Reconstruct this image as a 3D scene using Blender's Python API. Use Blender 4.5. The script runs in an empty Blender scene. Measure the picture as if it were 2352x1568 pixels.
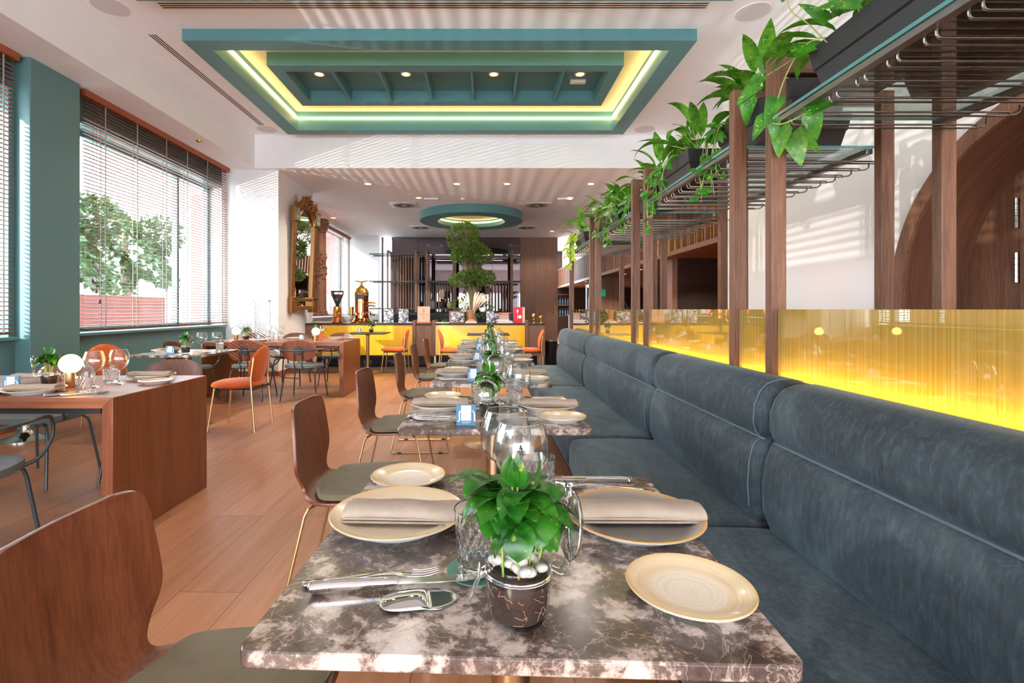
import bpy, math, random
from mathutils import Vector, Matrix
from math import sin, cos, pi, radians, sqrt

# ------------------------------------------------------------------ camera, sky, sun, exposure
sc = bpy.context.scene
COL = sc.collection
EYE = 1.195
cam_data = bpy.data.cameras.new('camera')
cam_data.sensor_width = 36.0
cam_data.sensor_fit = 'HORIZONTAL'
cam_data.lens = 1150.0 / 2352.0 * 36.0
cam_data.shift_x = (1176 - 1115) / 2352.0
cam_data.shift_y = -(784 - 710) / 2352.0
cam_data.clip_start = 0.02
cam_data.clip_end = 200
cam = bpy.data.objects.new('camera', cam_data)
COL.objects.link(cam)
cam.location = (0, 0, EYE)
cam.rotation_euler = (radians(90), 0, 0)
sc.camera = cam

world = bpy.data.worlds.new('daylight')
sc.world = world
world.use_nodes = True
bg = world.node_tree.nodes['Background']
bg.inputs['Color'].default_value = (0.81, 0.915, 1.0, 1)
bg.inputs['Strength'].default_value = 8.0

sun_data = bpy.data.lights.new('sun', 'SUN')
sun_data.energy = 5.5
sun_data.angle = radians(0.6)
sun_data.color = (1.0, 0.94, 0.85)
sun = bpy.data.objects.new('sun', sun_data)
COL.objects.link(sun)
sun.rotation_euler = Vector((0.52, 0.78, -0.30)).to_track_quat('-Z', 'Y').to_euler()

# added spot lamp standing in for street-bounced sun: streaks through blinds onto ceiling
gd = bpy.data.lights.new('glint_stand_in', 'SPOT'); gd.energy = 3600; gd.color = (1.0, 0.97, 0.92); gd.spot_size = radians(60); gd.spot_blend = 0.3; gd.shadow_soft_size = 0.03
glint_lamp = bpy.data.objects.new('glint_stand_in', gd); COL.objects.link(glint_lamp); glint_lamp.location = (-13.5, 2.6, 0.3)
glint_lamp.rotation_euler = (Vector((-4.6, 7.2, 2.4)) - Vector((-13.5, 2.6, 0.3))).to_track_quat('-Z', 'Y').to_euler()

sc.view_settings.view_transform = 'Standard'
sc.view_settings.look = 'None'
sc.view_settings.gamma = 1.0
sc.view_settings.use_curve_mapping = False
sc.view_settings.exposure = 0.8
cy = sc.cycles
cy.max_bounces = 12
cy.diffuse_bounces = 5
cy.glossy_bounces = 5
cy.transmission_bounces = 10
cy.transparent_max_bounces = 24
cy.caustics_reflective = False
cy.caustics_refractive = False
cy.sample_clamp_indirect = 6.0
cy.use_light_tree = True

random.seed(7)
R = random.Random(11)

# ------------------------------------------------------------------ mesh building
class MB:
    def __init__(self):
        self.v = []; self.f = []
    def add(self, vs, fs):
        o = len(self.v)
        self.v.extend([tuple(p) for p in vs])
        self.f.extend([tuple(i + o for i in f) for f in fs])
        return self
    def box(self, x0, x1, y0, y1, z0, z1):
        vs = [(x0,y0,z0),(x1,y0,z0),(x1,y1,z0),(x0,y1,z0),(x0,y0,z1),(x1,y0,z1),(x1,y1,z1),(x0,y1,z1)]
        return self.add(vs, [(0,3,2,1),(4,5,6,7),(0,1,5,4),(1,2,6,5),(2,3,7,6),(3,0,4,7)])
    def obox(self, c, s, rot=None):
        m = rot.to_matrix() if rot is not None and hasattr(rot, 'to_matrix') else (rot or Matrix.Identity(3))
        c = Vector(c); h = Vector(s) * 0.5
        vs = [c + m @ Vector((sx*h.x, sy*h.y, sz*h.z)) for sx, sy, sz in
              [(-1,-1,-1),(1,-1,-1),(1,1,-1),(-1,1,-1),(-1,-1,1),(1,-1,1),(1,1,1),(-1,1,1)]]
        return self.add(vs, [(0,3,2,1),(4,5,6,7),(0,1,5,4),(1,2,6,5),(2,3,7,6),(3,0,4,7)])
    def lathe(self, prof, n=24, c=(0,0,0), rfun=None):
        vs = []; fs = []; rings = []
        for k, (r, z) in enumerate(prof):
            if r < 1e-6:
                rings.append([len(vs)]); vs.append((c[0], c[1], c[2] + z))
            else:
                ring = []
                for i in range(n):
                    a = 2*pi*i/n
                    rr = r + (rfun(a, k, z) if rfun else 0)
                    ring.append(len(vs)); vs.append((c[0]+rr*cos(a), c[1]+rr*sin(a), c[2]+z))
                rings.append(ring)
        for A, B in zip(rings, rings[1:]):
            if len(A) == 1 and len(B) == 1: continue
            for i in range(n):
                j = (i+1) % n
                if len(A) == 1: fs.append((A[0], B[j], B[i]))
                elif len(B) == 1: fs.append((A[i], A[j], B[0]))
                else: fs.append((A[i], A[j], B[j], B[i]))
        return self.add(vs, fs)
    def tube(self, pts, r=0.01, n=8, closed=False, caps=True):
        pts = [Vector(p) for p in pts]
        m = len(pts); vs = []; fs = []
        tang = []
        for i in range(m):
            if closed: t = pts[(i+1) % m] - pts[i-1]
            elif i == 0: t = pts[1] - pts[0]
            elif i == m-1: t = pts[-1] - pts[-2]
            else: t = (pts[i+1]-pts[i]).normalized() + (pts[i]-pts[i-1]).normalized()
            if t.length < 1e-9: t = Vector((0,0,1))
            tang.append(t.normalized())
        u = tang[0].orthogonal().normalized()
        for i in range(m):
            t = tang[i]
            u = u - t * u.dot(t)
            u = u.normalized() if u.length > 1e-6 else t.orthogonal().normalized()
            w = t.cross(u)
            rr = r[i] if isinstance(r, (list, tuple)) else r
            for k in range(n):
                a = 2*pi*k/n
                vs.append(pts[i] + (u*cos(a) + w*sin(a))*rr)
        for i in range(m if closed else m-1):
            a = i*n; b = ((i+1) % m)*n
            for k in range(n):
                q = (k+1) % n
                fs.append((a+k, a+q, b+q, b+k))
        if caps and not closed:
            fs.append(tuple(range(n-1, -1, -1)))
            fs.append(tuple((m-1)*n + k for k in range(n)))
        return self.add(vs, fs)
    def cyl(self, p0, p1, r0, r1=None, n=14):
        return self.tube([p0, p1], [r0, r1 if r1 is not None else r0], n)
    def prism(self, poly, axis, a, b):
        n = len(poly)
        def P(p, t):
            if axis == 'x': return (t, p[0], p[1])
            if axis == 'y': return (p[0], t, p[1])
            return (p[0], p[1], t)
        vs = [P(p, a) for p in poly] + [P(p, b) for p in poly]
        fs = [tuple(range(n-1, -1, -1)), tuple(range(n, 2*n))]
        fs += [(i, (i+1) % n, n+(i+1) % n, n+i) for i in range(n)]
        return self.add(vs, fs)
    def grid(self, fn, nu, nv, closed_u=False):
        vs = [fn(i/(nu if closed_u else nu-1), j/(nv-1)) for i in range(nu) for j in range(nv)]
        fs = []
        for i in range(nu if closed_u else nu-1):
            for j in range(nv-1):
                k = (i+1) % nu
                fs.append((i*nv+j, k*nv+j, k*nv+j+1, i*nv+j+1))
        return self.add(vs, fs)
    def ball(self, c, r, n=14, m=8, rot=None):
        r = (r, r, r) if not isinstance(r, (tuple, list)) else r
        vs = [Vector((0,0,-1))]; fs = []
        for j in range(1, m):
            p = -pi/2 + pi*j/m
            for i in range(n):
                a = 2*pi*i/n
                vs.append(Vector((cos(p)*cos(a), cos(p)*sin(a), sin(p))))
        vs.append(Vector((0,0,1)))
        for i in range(n): fs.append((0, 1+(i+1) % n, 1+i))
        for j in range(m-2):
            for i in range(n):
                a = 1+j*n+i; b = 1+j*n+(i+1) % n
                fs.append((a, b, b+n, a+n))
        t = len(vs)-1
        for i in range(n): fs.append((1+(m-2)*n+i, 1+(m-2)*n+(i+1) % n, t))
        c = Vector(c)
        out = []
        for p in vs:
            q = Vector((p.x*r[0], p.y*r[1], p.z*r[2]))
            if rot is not None: q = rot @ q
            out.append(c + q)
        return self.add(out, fs)
    def xform(self, M):
        self.v = [tuple(M @ Vector(p)) for p in self.v]
        return self
    def build(self, name, mat, parent=None, ang=38, bev=0.0, solid=0.0, sub=0, seg=2, fix=False):
        me = bpy.data.meshes.new(name)
        me.from_pydata(self.v, [], self.f)
        me.update()
        if fix:
            import bmesh
            bm = bmesh.new(); bm.from_mesh(me)
            bmesh.ops.recalc_face_normals(bm, faces=bm.faces)
            bm.to_mesh(me); bm.free()
        me.shade_smooth()
        me.set_sharp_from_angle(angle=radians(ang))
        me.materials.append(mat)
        o = bpy.data.objects.new(name, me)
        COL.objects.link(o)
        if parent is not None: o.parent = parent
        if solid:
            md = o.modifiers.new('solid', 'SOLIDIFY'); md.thickness = solid; md.offset = 0
        if bev:
            md = o.modifiers.new('bevel', 'BEVEL'); md.width = bev; md.segments = seg
            md.limit_method = 'ANGLE'; md.angle_limit = radians(40)
        if sub:
            md = o.modifiers.new('sub', 'SUBSURF'); md.levels = sub; md.render_levels = sub
        return o

def smooth_path(pts, k=4):
    pts = [Vector(p) for p in pts]
    out = []
    for i in range(len(pts)-1):
        p0 = pts[max(i-1, 0)]; p1 = pts[i]; p2 = pts[i+1]; p3 = pts[min(i+2, len(pts)-1)]
        for j in range(k):
            t = j/k
            out.append(0.5*((2*p1) + (p2-p0)*t + (2*p0-5*p1+4*p2-p3)*t*t + (3*p1-p0-3*p2+p3)*t**3))
    out.append(pts[-1])
    return out

def tag(o, label, cat, group=None, kind=None):
    o['label'] = label; o['category'] = cat
    if group: o['group'] = group
    if kind: o['kind'] = kind
    return o
def thing(name, label, cat, loc=(0,0,0), rz=0.0, group=None):
    o = bpy.data.objects.new(name, None)
    o.empty_display_size = 0.05
    COL.objects.link(o)
    o.location = loc; o.rotation_euler = (0, 0, rz)
    return tag(o, label, cat, group)
def struct(name, mb, mat, bev=0.0, **kw):
    o = mb.build(name, mat, None, bev=bev, **kw)
    o['kind'] = 'structure'
    return o
KIDS = {}
def dup(root, loc, rz=0.0, label=None, group=None, scale=None):
    r = root.copy(); COL.objects.link(r)
    r.location = loc; r.rotation_euler = (root.rotation_euler[0], root.rotation_euler[1], rz)
    if label: r['label'] = label
    if group: r['group'] = group
    if scale: r.scale = scale
    if root.name not in KIDS:
        KIDS[root.name] = [(ch, list(ch.children)) for ch in root.children]
    for ch, gs in KIDS[root.name]:
        c = ch.copy(); COL.objects.link(c); c.parent = r
        for g in gs:
            d = g.copy(); COL.objects.link(d); d.parent = c
    return r
def placer(build):
    """first call builds and moves the prototype itself; later calls copy it"""
    st = {}
    def put(loc, rz, label, group=None, scale=None):
        if 'p' not in st:
            p = build(); st['p'] = p; st['src'] = p
            p.location = loc; p.rotation_euler = (0, 0, rz); p['label'] = label
            if group: p['group'] = group
            if scale: p.scale = scale
            return p
        return dup(st['p'], loc, rz, label, group, scale or (1,1,1))
    return put

# ------------------------------------------------------------------ materials
def lin(c):
    if max(c) > 1.0: c = [x/255.0 for x in c]
    return tuple((x/12.92 if x <= 0.04045 else ((x+0.055)/1.055)**2.4) for x in c[:3]) + (1.0,)
class NT:
    def __init__(self, name):
        self.m = bpy.data.materials.new(name); self.m.use_nodes = True
        self.t = self.m.node_tree; self.n = self.t.nodes; self.b = self.n['Principled BSDF']
        self.out = self.n['Material Output']
    def node(self, ty, **kw):
        x = self.n.new(ty)
        for k, v in kw.items():
            if k in x.inputs.keys() if isinstance(k, str) else False: x.inputs[k].default_value = v
            else: setattr(x, k, v)
        return x
    def link(self, a, b): self.t.links.new(a, b)
    def coord(self, scale=(1,1,1), rot=(0,0,0), kind='Object', rand=False):
        tc = self.n.new('ShaderNodeTexCoord'); mp = self.n.new('ShaderNodeMapping')
        mp.inputs['Scale'].default_value = scale; mp.inputs['Rotation'].default_value = rot
        src = tc.outputs[kind]
        if rand:
            oi = self.n.new('ShaderNodeObjectInfo')
            ad = self.n.new('ShaderNodeVectorMath'); ad.operation = 'MULTIPLY_ADD'
            ad.inputs[1].default_value = (1,1,1)
            ml = self.n.new('ShaderNodeVectorMath'); ml.operation = 'SCALE'; ml.inputs['Scale'].default_value = 3.7
            self.link(oi.outputs['Location'], ml.inputs[0])
            self.link(src, ad.inputs[0]); self.link(ml.outputs[0], ad.inputs[2]); src = ad.outputs[0]
        self.link(src, mp.inputs['Vector'])
        return mp.outputs['Vector']
    def noise(self, vec, scale=5, detail=3, rough=0.5, dist=0.0):
        x = self.n.new('ShaderNodeTexNoise')
        x.inputs['Scale'].default_value = scale; x.inputs['Detail'].default_value = detail
        x.inputs['Roughness'].default_value = rough; x.inputs['Distortion'].default_value = dist
        if vec is not None: self.link(vec, x.inputs['Vector'])
        return x.outputs['Fac']
    def ramp(self, fac, stops, interp='LINEAR'):
        x = self.n.new('ShaderNodeValToRGB'); cr = x.color_ramp; cr.interpolation = interp
        val = lambda c: lin(c) if not isinstance(c, float) else (c, c, c, 1)
        cr.elements[0].position = stops[0][0]; cr.elements[0].color = val(stops[0][1])
        cr.elements[1].position = stops[-1][0]; cr.elements[1].color = val(stops[-1][1])
        for p, c in stops[1:-1]:
            e = cr.elements.new(p); e.color = val(c)
        self.link(fac, x.inputs['Fac'])
        return x.outputs['Color']
    def mix(self, fac, a, b, blend='MIX'):
        x = self.n.new('ShaderNodeMix'); x.data_type = 'RGBA'; x.blend_type = blend
        for sock, val in ((x.inputs['Factor'], fac), (x.inputs[6], a), (x.inputs[7], b)):
            if hasattr(val, 'links'): self.link(val, sock)
            elif isinstance(val, (int, float)): sock.default_value = val
            else: sock.default_value = lin(val)
        return x.outputs[2]
    def bump(self, h, strength=0.2, dist=0.002):
        x = self.n.new('ShaderNodeBump'); x.inputs['Strength'].default_value = strength
        x.inputs['Distance'].default_value = dist
        self.link(h, x.inputs['Height']); self.link(x.outputs['Normal'], self.b.inputs['Normal'])
        return x
    def set(self, **kw):
        for k, v in kw.items():
            k = k.replace('_', ' ')
            s = self.b.inputs[k]
            if hasattr(v, 'links'): self.link(v, s)
            elif isinstance(v, (tuple, list)): s.default_value = lin(v)
            else: s.default_value = v
        return self
def flat(name, c, rough=0.5, metal=0.0, **kw):
    n = NT(name); n.set(Base_Color=c, Roughness=rough, Metallic=metal, **kw); return n.m
def paint(name, c, rough=0.6):
    n = NT(name); f = n.noise(n.coord(), 3.0, 4)
    c2 = tuple(min(255, x*1.015) for x in c)
    n.set(Base_Color=n.ramp(f, [(0.3, c), (0.7, c2)]), Roughness=rough)
    f2 = n.noise(n.coord(), 220, 2); n.bump(f2, 0.06, 0.001); return n.m
def wood(name, ca, cb, axis='z', scale=1.0, rough=0.42, coat=0.0, fine=70, rand=True):
    n = NT(name)
    s = {'x': (0.05, 1, 1), 'y': (1, 0.05, 1), 'z': (1, 1, 0.05), 'yz': (1, 0.03, 0.03)}[axis]
    s = tuple(q*scale for q in s)
    v = n.coord(s, rand=rand)
    f = n.noise(v, fine, 5, 0.62, 0.4)
    g = n.noise(v, 9, 3, 0.5, 1.2)
    c = n.ramp(f, [(0.32, ca), (0.68, cb)])
    c = n.mix(0.35, c, n.ramp(g, [(0.35, ca), (0.65, cb)]))
    n.set(Base_Color=c, Roughness=rough, Coat_Weight=coat, Coat_Roughness=0.25)
    n.bump(f, 0.12, 0.0008)
    return n.m
def fabric(name, c, c2, sheen=0.3, scale=900, rough=0.9, bump=0.35):
    n = NT(name); f = n.noise(n.coord(), scale, 2)
    g = n.noise(n.coord(), 14, 3)
    col = n.mix(0.3, n.ramp(f, [(0.35, c), (0.65, c2)]), n.ramp(g, [(0.3, c), (0.7, c2)]))
    n.set(Base_Color=col, Roughness=rough, Sheen_Weight=sheen, Sheen_Roughness=0.4)
    n.bump(f, bump, 0.001); return n.m
def metal(name, c, rough=0.25, aniso=0.0):
    n = NT(name); f = n.noise(n.coord(), 30, 3)
    r = n.node('ShaderNodeMapRange'); n.link(f, r.inputs[0])
    r.inputs[3].default_value = max(0, rough-0.05); r.inputs[4].default_value = rough+0.05
    n.set(Base_Color=c, Metallic=1.0, Roughness=r.outputs[0]); return n.m
def emit(name, c, s, base=(0, 0, 0)):
    n = NT(name); n.set(Base_Color=base, Emission_Color=c, Emission_Strength=s); return n.m
def schlick(n, f0, k):
    lw = n.n.new('ShaderNodeLayerWeight'); lw.inputs['Blend'].default_value = 0.5
    pw = n.n.new('ShaderNodeMath'); pw.operation = 'POWER'; pw.inputs[1].default_value = 5.0
    n.link(lw.outputs['Facing'], pw.inputs[0])
    ma = n.n.new('ShaderNodeMath'); ma.operation = 'MULTIPLY_ADD'; ma.use_clamp = True
    ma.inputs[1].default_value = (1-f0)*k; ma.inputs[2].default_value = f0*k
    n.link(pw.outputs[0], ma.inputs[0]); return ma.outputs[0]
def pane(name, tint=(250, 252, 252), refl=1.0, ior=1.45, rough=0.0):
    """clear sheet: see-through with a Fresnel reflection"""
    n = NT(name); n.n.remove(n.b)
    tr = n.n.new('ShaderNodeBsdfTransparent'); tr.inputs['Color'].default_value = lin(tint)
    gl = n.n.new('ShaderNodeBsdfGlossy'); gl.inputs['Roughness'].default_value = rough
    mx = n.n.new('ShaderNodeMixShader')
    n.link(schlick(n, ((ior-1)/(ior+1))**2, refl), mx.inputs[0])
    n.link(tr.outputs[0], mx.inputs[1]); n.link(gl.outputs[0], mx.inputs[2])
    n.link(mx.outputs[0], n.out.inputs['Surface']); return n.m
def glass(name, c=(252, 253, 253), rough=0.0, ior=1.45):
    n = NT(name); n.set(Base_Color=c, Roughness=rough, IOR=ior, Transmission_Weight=1.0)
    # light passes through clear glass instead of leaving a black shadow
    return n.m
def leafmat(name, c, c2, var=None, rough=0.38):
    n = NT(name)
    f = n.noise(n.coord(rand=True), 22, 3, 0.5, 0.5)
    col = n.ramp(f, [(0.35, c), (0.65, c2)])
    if var:
        g = n.noise(n.coord(rand=True), 60, 4, 0.6, 1.0)
        col = n.mix(n.ramp(g, [(0.60, 0.0), (0.68, 1.0)]), col, var)
    n.set(Base_Color=col, Roughness=rough, Specular_IOR_Level=0.5)
    tl = n.n.new('ShaderNodeBsdfTranslucent'); n.link(col, tl.inputs['Color'])
    mx = n.n.new('ShaderNodeMixShader'); mx.inputs[0].default_value = 0.28
    n.link(n.b.outputs[0], mx.inputs[1]); n.link(tl.outputs[0], mx.inputs[2])
    n.link(mx.outputs[0], n.out.inputs['Surface']); return n.m

M = {}
M['white'] = paint('white_plaster', (242, 242, 244), 0.65)
M['ceil'] = paint('ceiling_plaster', (244, 246, 249), 0.7)
M['cream'] = paint('cream_plaster', (222, 200, 175), 0.65)
M['teal'] = paint('teal_paint', (92, 128, 130), 0.45)
M['teal_c'] = paint('teal_coffer_paint', (86, 136, 140), 0.5)
M['gloss_white'] = flat('glossy_white_lacquer', (236, 232, 228), 0.22)
M['walnut'] = wood('walnut_veneer', (84, 52, 36), (146, 100, 74), 'z', 1.0, 0.45, 0.0, 130)
M['walnut_y'] = wood('walnut_veneer_lengthwise', (84, 52, 36), (146, 100, 74), 'y', 1.0, 0.45)
M['walnut_x'] = wood('walnut_veneer_crosswise', (84, 52, 36), (146, 100, 74), 'x', 1.0, 0.45)
M['walnut_arc'] = wood('walnut_veneer_curved', (78, 46, 32), (128, 84, 62), 'yz', 1.0, 0.45, 0.0, 130)
M['dark_wood'] = wood('dark_wenge', (34, 18, 12), (58, 34, 24), 'z', 1.0, 0.5)
M['back_panel'] = wood('brown_panelling', (112, 76, 60), (150, 108, 88), 'z', 1.0, 0.5)
M['ply'] = wood('bent_plywood', (92, 45, 25), (142, 80, 50), 'z', 1.0, 0.38, 0.25, fine=110)
M['oak'] = wood('stained_oak_upright', (104, 50, 26), (142, 78, 46), 'z', 1.0, 0.4, 0.2)
M['oak_x'] = wood('stained_oak_lengthwise', (128, 68, 40), (172, 108, 74), 'x', 1.0, 0.38, 0.25)
M['blind_wood'] = wood('blind_slat_wood', (98, 56, 42), (140, 88, 68), 'y', 1.0, 0.5)
M['headrail'] = wood('orange_brown_rail', (138, 72, 46), (168, 94, 62), 'y', 1.0, 0.45)
M['steel'] = metal('brushed_steel', (150, 150, 150), 0.32)
M['wire'] = metal('dark_steel_wire', (120, 112, 104), 0.25)
M['chrome'] = metal('polished_steel', (225, 225, 225), 0.08)
M['brass'] = metal('satin_brass', (206, 170, 124), 0.38)
M['brass_b'] = metal('brushed_bronze', (178, 150, 120), 0.33)
M['gold'] = metal('polished_gold', (240, 190, 96), 0.14)
M['copper'] = metal('polished_copper', (222, 140, 96), 0.16)
M['black_metal'] = flat('black_powder_coat', (38, 41, 43), 0.45)
M['grey_metal'] = flat('slate_powder_coat', (58, 64, 68), 0.42)
M['black'] = flat('matt_black', (14, 14, 15), 0.5)
M['black_plast'] = paint('planter_black', (36, 37, 40), 0.45)
M['leather'] = fabric('black_leather', (16, 18, 22), (28, 31, 36), 0.0, 300, 0.4, 0.15)
M['olive'] = fabric('olive_grey_wool', (98, 87, 64), (130, 118, 90), 0.2)
M['grey_fab'] = fabric('slate_wool', (82, 86, 84), (112, 116, 112), 0.2)
M['orange'] = fabric('burnt_orange_cloth', (196, 84, 18), (216, 104, 30), 0.25, 700)
M['porcelain'] = flat('white_porcelain', (240, 238, 236), 0.15)
M['soil'] = paint('potting_soil', (52, 34, 26), 0.95)
M['pebble'] = paint('white_pebble', (196, 191, 182), 0.45)
M['glass'] = glass('clear_glass')
M['pane'] = pane('window_pane')
M['thin_glass'] = pane('thin_clear_glass', (246, 250, 250), 3.6, 1.5)
M['shelf_glass'] = pane('shelf_glass', (232, 242, 240), 1.5, 1.5)
M['glass_edge'] = flat('green_glass_edge', (120, 190, 185), 0.1, 0, Transmission_Weight=0.4)
M['smoke_mirror'] = flat('bronze_mirror', (132, 122, 128), 0.03, 1.0)
M['mirror'] = flat('silver_mirror', (225, 225, 225), 0.02, 1.0)
M['gilt'] = metal('antique_gilt', (168, 126, 84), 0.45)
M['carved'] = wood('carved_walnut', (104, 66, 46), (160, 112, 84), 'z', 1.0, 0.5)
M['leaf'] = leafmat('green_leaf', (52, 118, 24), (112, 172, 52), (186, 200, 100))
M['leaf_var'] = leafmat('variegated_leaf', (34, 104, 16), (74, 150, 32), (190, 196, 90))
M['leaf_jar'] = leafmat('glossy_seedling_leaf', (26, 92, 24), (66, 138, 36), (140, 170, 60), 0.25)
M['leaf_dark'] = leafmat('bonsai_leaf', (70, 104, 40), (134, 160, 70))
M['leaf_lime'] = leafmat('lime_leaf', (140, 176, 20), (196, 214, 60))
M['leaf_out'] = leafmat('street_tree_leaf', (40, 66, 34), (64, 92, 48))
M['stem'] = flat('pale_green_stem', (150, 170, 80), 0.5)
M['bark'] = wood('grey_bark', (96, 82, 66), (150, 134, 112), 'z', 1.0, 0.9, 0, 30)
M['yellow'] = flat('yellow_lacquer', (255, 197, 8), 0.2)
M['yellow_board'] = flat('amber_back_board', (240, 178, 40), 0.5)
M['led_warm'] = emit('warm_led', (255, 224, 150), 8.5)
M['led_amber'] = emit('amber_led', (255, 232, 160), 8.5)
M['bulb'] = emit('warm_bulb', (255, 196, 110), 7.0)
M['spot_disc'] = emit('spotlight_lens', (255, 190, 90), 6.0)
M['spot_ring'] = flat('white_trim', (240, 238, 236), 0.4)
M['black_gap'] = flat('black_slot', (10, 9, 9), 0.8)

def mk_floor():
    n = NT('oak_plank_floor')
    v = n.coord((1, 1, 1), (0, 0, radians(90.8)))
    b = n.n.new('ShaderNodeTexBrick'); n.link(v, b.inputs['Vector'])
    b.offset = 0.37; b.inputs['Scale'].default_value = 1.0
    b.inputs['Mortar Size'].default_value = 0.0016; b.inputs['Mortar Smooth'].default_value = 0.3
    b.inputs['Brick Width'].default_value = 2.1; b.inputs['Row Height'].default_value = 0.265
    b.inputs['Color1'].default_value = (0, 0, 0, 1); b.inputs['Color2'].default_value = (1, 1, 1, 1)
    b.inputs['Mortar'].default_value = (0.5, 0.5, 0.5, 1)
    sep = n.n.new('ShaderNodeSeparateColor'); n.link(b.outputs['Color'], sep.inputs[0])
    # grain slides plank by plank
    add = n.n.new('ShaderNodeVectorMath'); add.operation = 'ADD'
    cmb = n.n.new('ShaderNodeCombineXYZ'); mu = n.n.new('ShaderNodeMath'); mu.operation = 'MULTIPLY'
    mu.inputs[1].default_value = 9.0; n.link(sep.outputs[0], mu.inputs[0])
    n.link(mu.outputs[0], cmb.inputs['X']); n.link(mu.outputs[0], cmb.inputs['Z'])
    n.link(v, add.inputs[0]); n.link(cmb.outputs[0], add.inputs[1])
    mp = n.n.new('ShaderNodeMapping'); mp.inputs['Scale'].default_value = (0.09, 1, 1)
    n.link(add.outputs[0], mp.inputs['Vector'])
    f = n.noise(mp.outputs[0], 26, 5, 0.6, 0.9)
    g = n.noise(mp.outputs[0], 7, 2, 0.5, 1.6)
    c = n.ramp(f, [(0.3, (140, 82, 52)), (0.7, (204, 144, 106))])
    c = n.mix(0.45, c, n.ramp(g, [(0.3, (138, 80, 50)), (0.7, (206, 146, 108))]))
    c = n.mix(0.5, c, n.ramp(sep.outputs[0], [(0.0, (158, 100, 68)), (1.0, (198, 138, 100))]), 'MIX')
    c = n.mix(b.outputs['Fac'], c, (92, 52, 34))
    n.set(Base_Color=c, Roughness=0.36, Specular_IOR_Level=0.5)
    n.bump(f, 0.06, 0.0006)
    return n.m
M['floor'] = mk_floor()

def mk_marble():
    n = NT('brown_marble')
    v = n.coord((1, 1, 1), (0, 0, 0.5), rand=True)
    patch = n.noise(v, 3.4, 2, 0.5, 0.3)
    cloud = n.noise(v, 15, 9, 0.70, 0.25)
    s2 = n.node('ShaderNodeMath'); s2.operation = 'MULTIPLY_ADD'
    n.link(cloud, s2.inputs[0]); s2.inputs[1].default_value = 1.5; n.link(patch, s2.inputs[2])
    mr = n.node('ShaderNodeMapRange'); n.link(s2.outputs[0], mr.inputs[0])
    mr.inputs[1].default_value = 0.90; mr.inputs[2].default_value = 1.62
    c = n.ramp(mr.outputs[0], [(0.0, (54, 42, 38)), (0.34, (88, 72, 64)), (0.50, (112, 95, 86)), (0.57, (176, 154, 142)), (0.70, (206, 188, 178)), (1.0, (222, 210, 206))])
    dark = n.noise(v, 34, 7, 0.72, 0.5)
    c = n.mix(n.ramp(dark, [(0.33, 0.85), (0.43, 0.0)]), c, (60, 46, 42))
    for sc_, w, dd in ((4.0, 0.006, 0.8), (8.0, 0.009, 1.2)):
        r = n.noise(v, sc_, 5, 0.6, dd)
        sb = n.node('ShaderNodeMath'); sb.operation = 'SUBTRACT'; n.link(r, sb.inputs[0]); sb.inputs[1].default_value = 0.5
        ab = n.node('ShaderNodeMath'); ab.operation = 'ABSOLUTE'; n.link(sb.outputs[0], ab.inputs[0])
        k = n.ramp(ab.outputs[0], [(0.0, 0.6), (w, 0.0)])
        c = n.mix(k, c, (190, 164, 150))
    n.set(Base_Color=c, Roughness=0.2, Specular_IOR_Level=0.55)
    return n.m
M['marble'] = mk_marble()

def mk_velvet():
    n = NT('slate_velvet')
    f = n.noise(n.coord((1, 1.0, 0.28)), 60, 6, 0.72, 0.6)
    g = n.noise(n.coord((1, 0.6, 0.8)), 4.5, 4, 0.6, 0.8)
    c = n.ramp(f, [(0.28, (20, 29, 36)), (0.5, (52, 64, 71)), (0.72, (92, 106, 112))])
    c = n.mix(0.45, c, n.ramp(g, [(0.32, (18, 28, 36)), (0.5, (50, 64, 72)), (0.68, (98, 112, 118))]))
    n.set(Base_Color=c, Roughness=0.7, Sheen_Weight=0.45, Sheen_Roughness=0.3, Sheen_Tint=(150, 175, 188))
    n.bump(f, 0.35, 0.003)
    return n.m
M['velvet'] = mk_velvet()

def mk_plate(name, stops, nz=0.25):
    n = NT(name)
    tc = n.n.new('ShaderNodeTexCoord'); sp = n.n.new('ShaderNodeSeparateXYZ'); n.link(tc.outputs['Object'], sp.inputs[0])
    cb = n.n.new('ShaderNodeCombineXYZ'); n.link(sp.outputs[0], cb.inputs[0]); n.link(sp.outputs[1], cb.inputs[1])
    ln = n.n.new('ShaderNodeVectorMath'); ln.operation = 'LENGTH'; n.link(cb.outputs[0], ln.inputs[0])
    rad = ln.outputs['Value']
    mr = n.node('ShaderNodeMapRange'); n.link(rad, mr.inputs[0]); mr.inputs[2].default_value = 0.14
    col = n.ramp(mr.outputs[0], stops)
    # thin brushed rings
    ml = n.node('ShaderNodeMath'); ml.operation = 'MULTIPLY'; ml.inputs[1].default_value = 260; n.link(rad, ml.inputs[0])
    cb2 = n.n.new('ShaderNodeCombineXYZ'); n.link(ml.outputs[0], cb2.inputs[0])
    v2 = n.n.new('ShaderNodeVectorMath'); v2.operation = 'MULTIPLY_ADD'; v2.inputs[1].default_value = (14, 14, 14)
    n.link(tc.outputs['Object'], v2.inputs[0]); n.link(cb2.outputs[0], v2.inputs[2])
    f = n.noise(v2.outputs[0], 1.0, 3)
    col = n.mix(n.ramp(f, [(0.45, 0.0), (0.75, nz)]), col, (150, 112, 70))
    n.set(Base_Color=col, Roughness=0.2, Coat_Weight=0.3)
    return n.m
M['plate_cream'] = mk_plate('cream_stoneware', [(0.0, (240, 226, 202)), (0.55, (236, 220, 192)), (0.8, (240, 222, 188)), (0.95, (230, 200, 154)), (1.0, (220, 184, 136))], 0.16)
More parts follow.
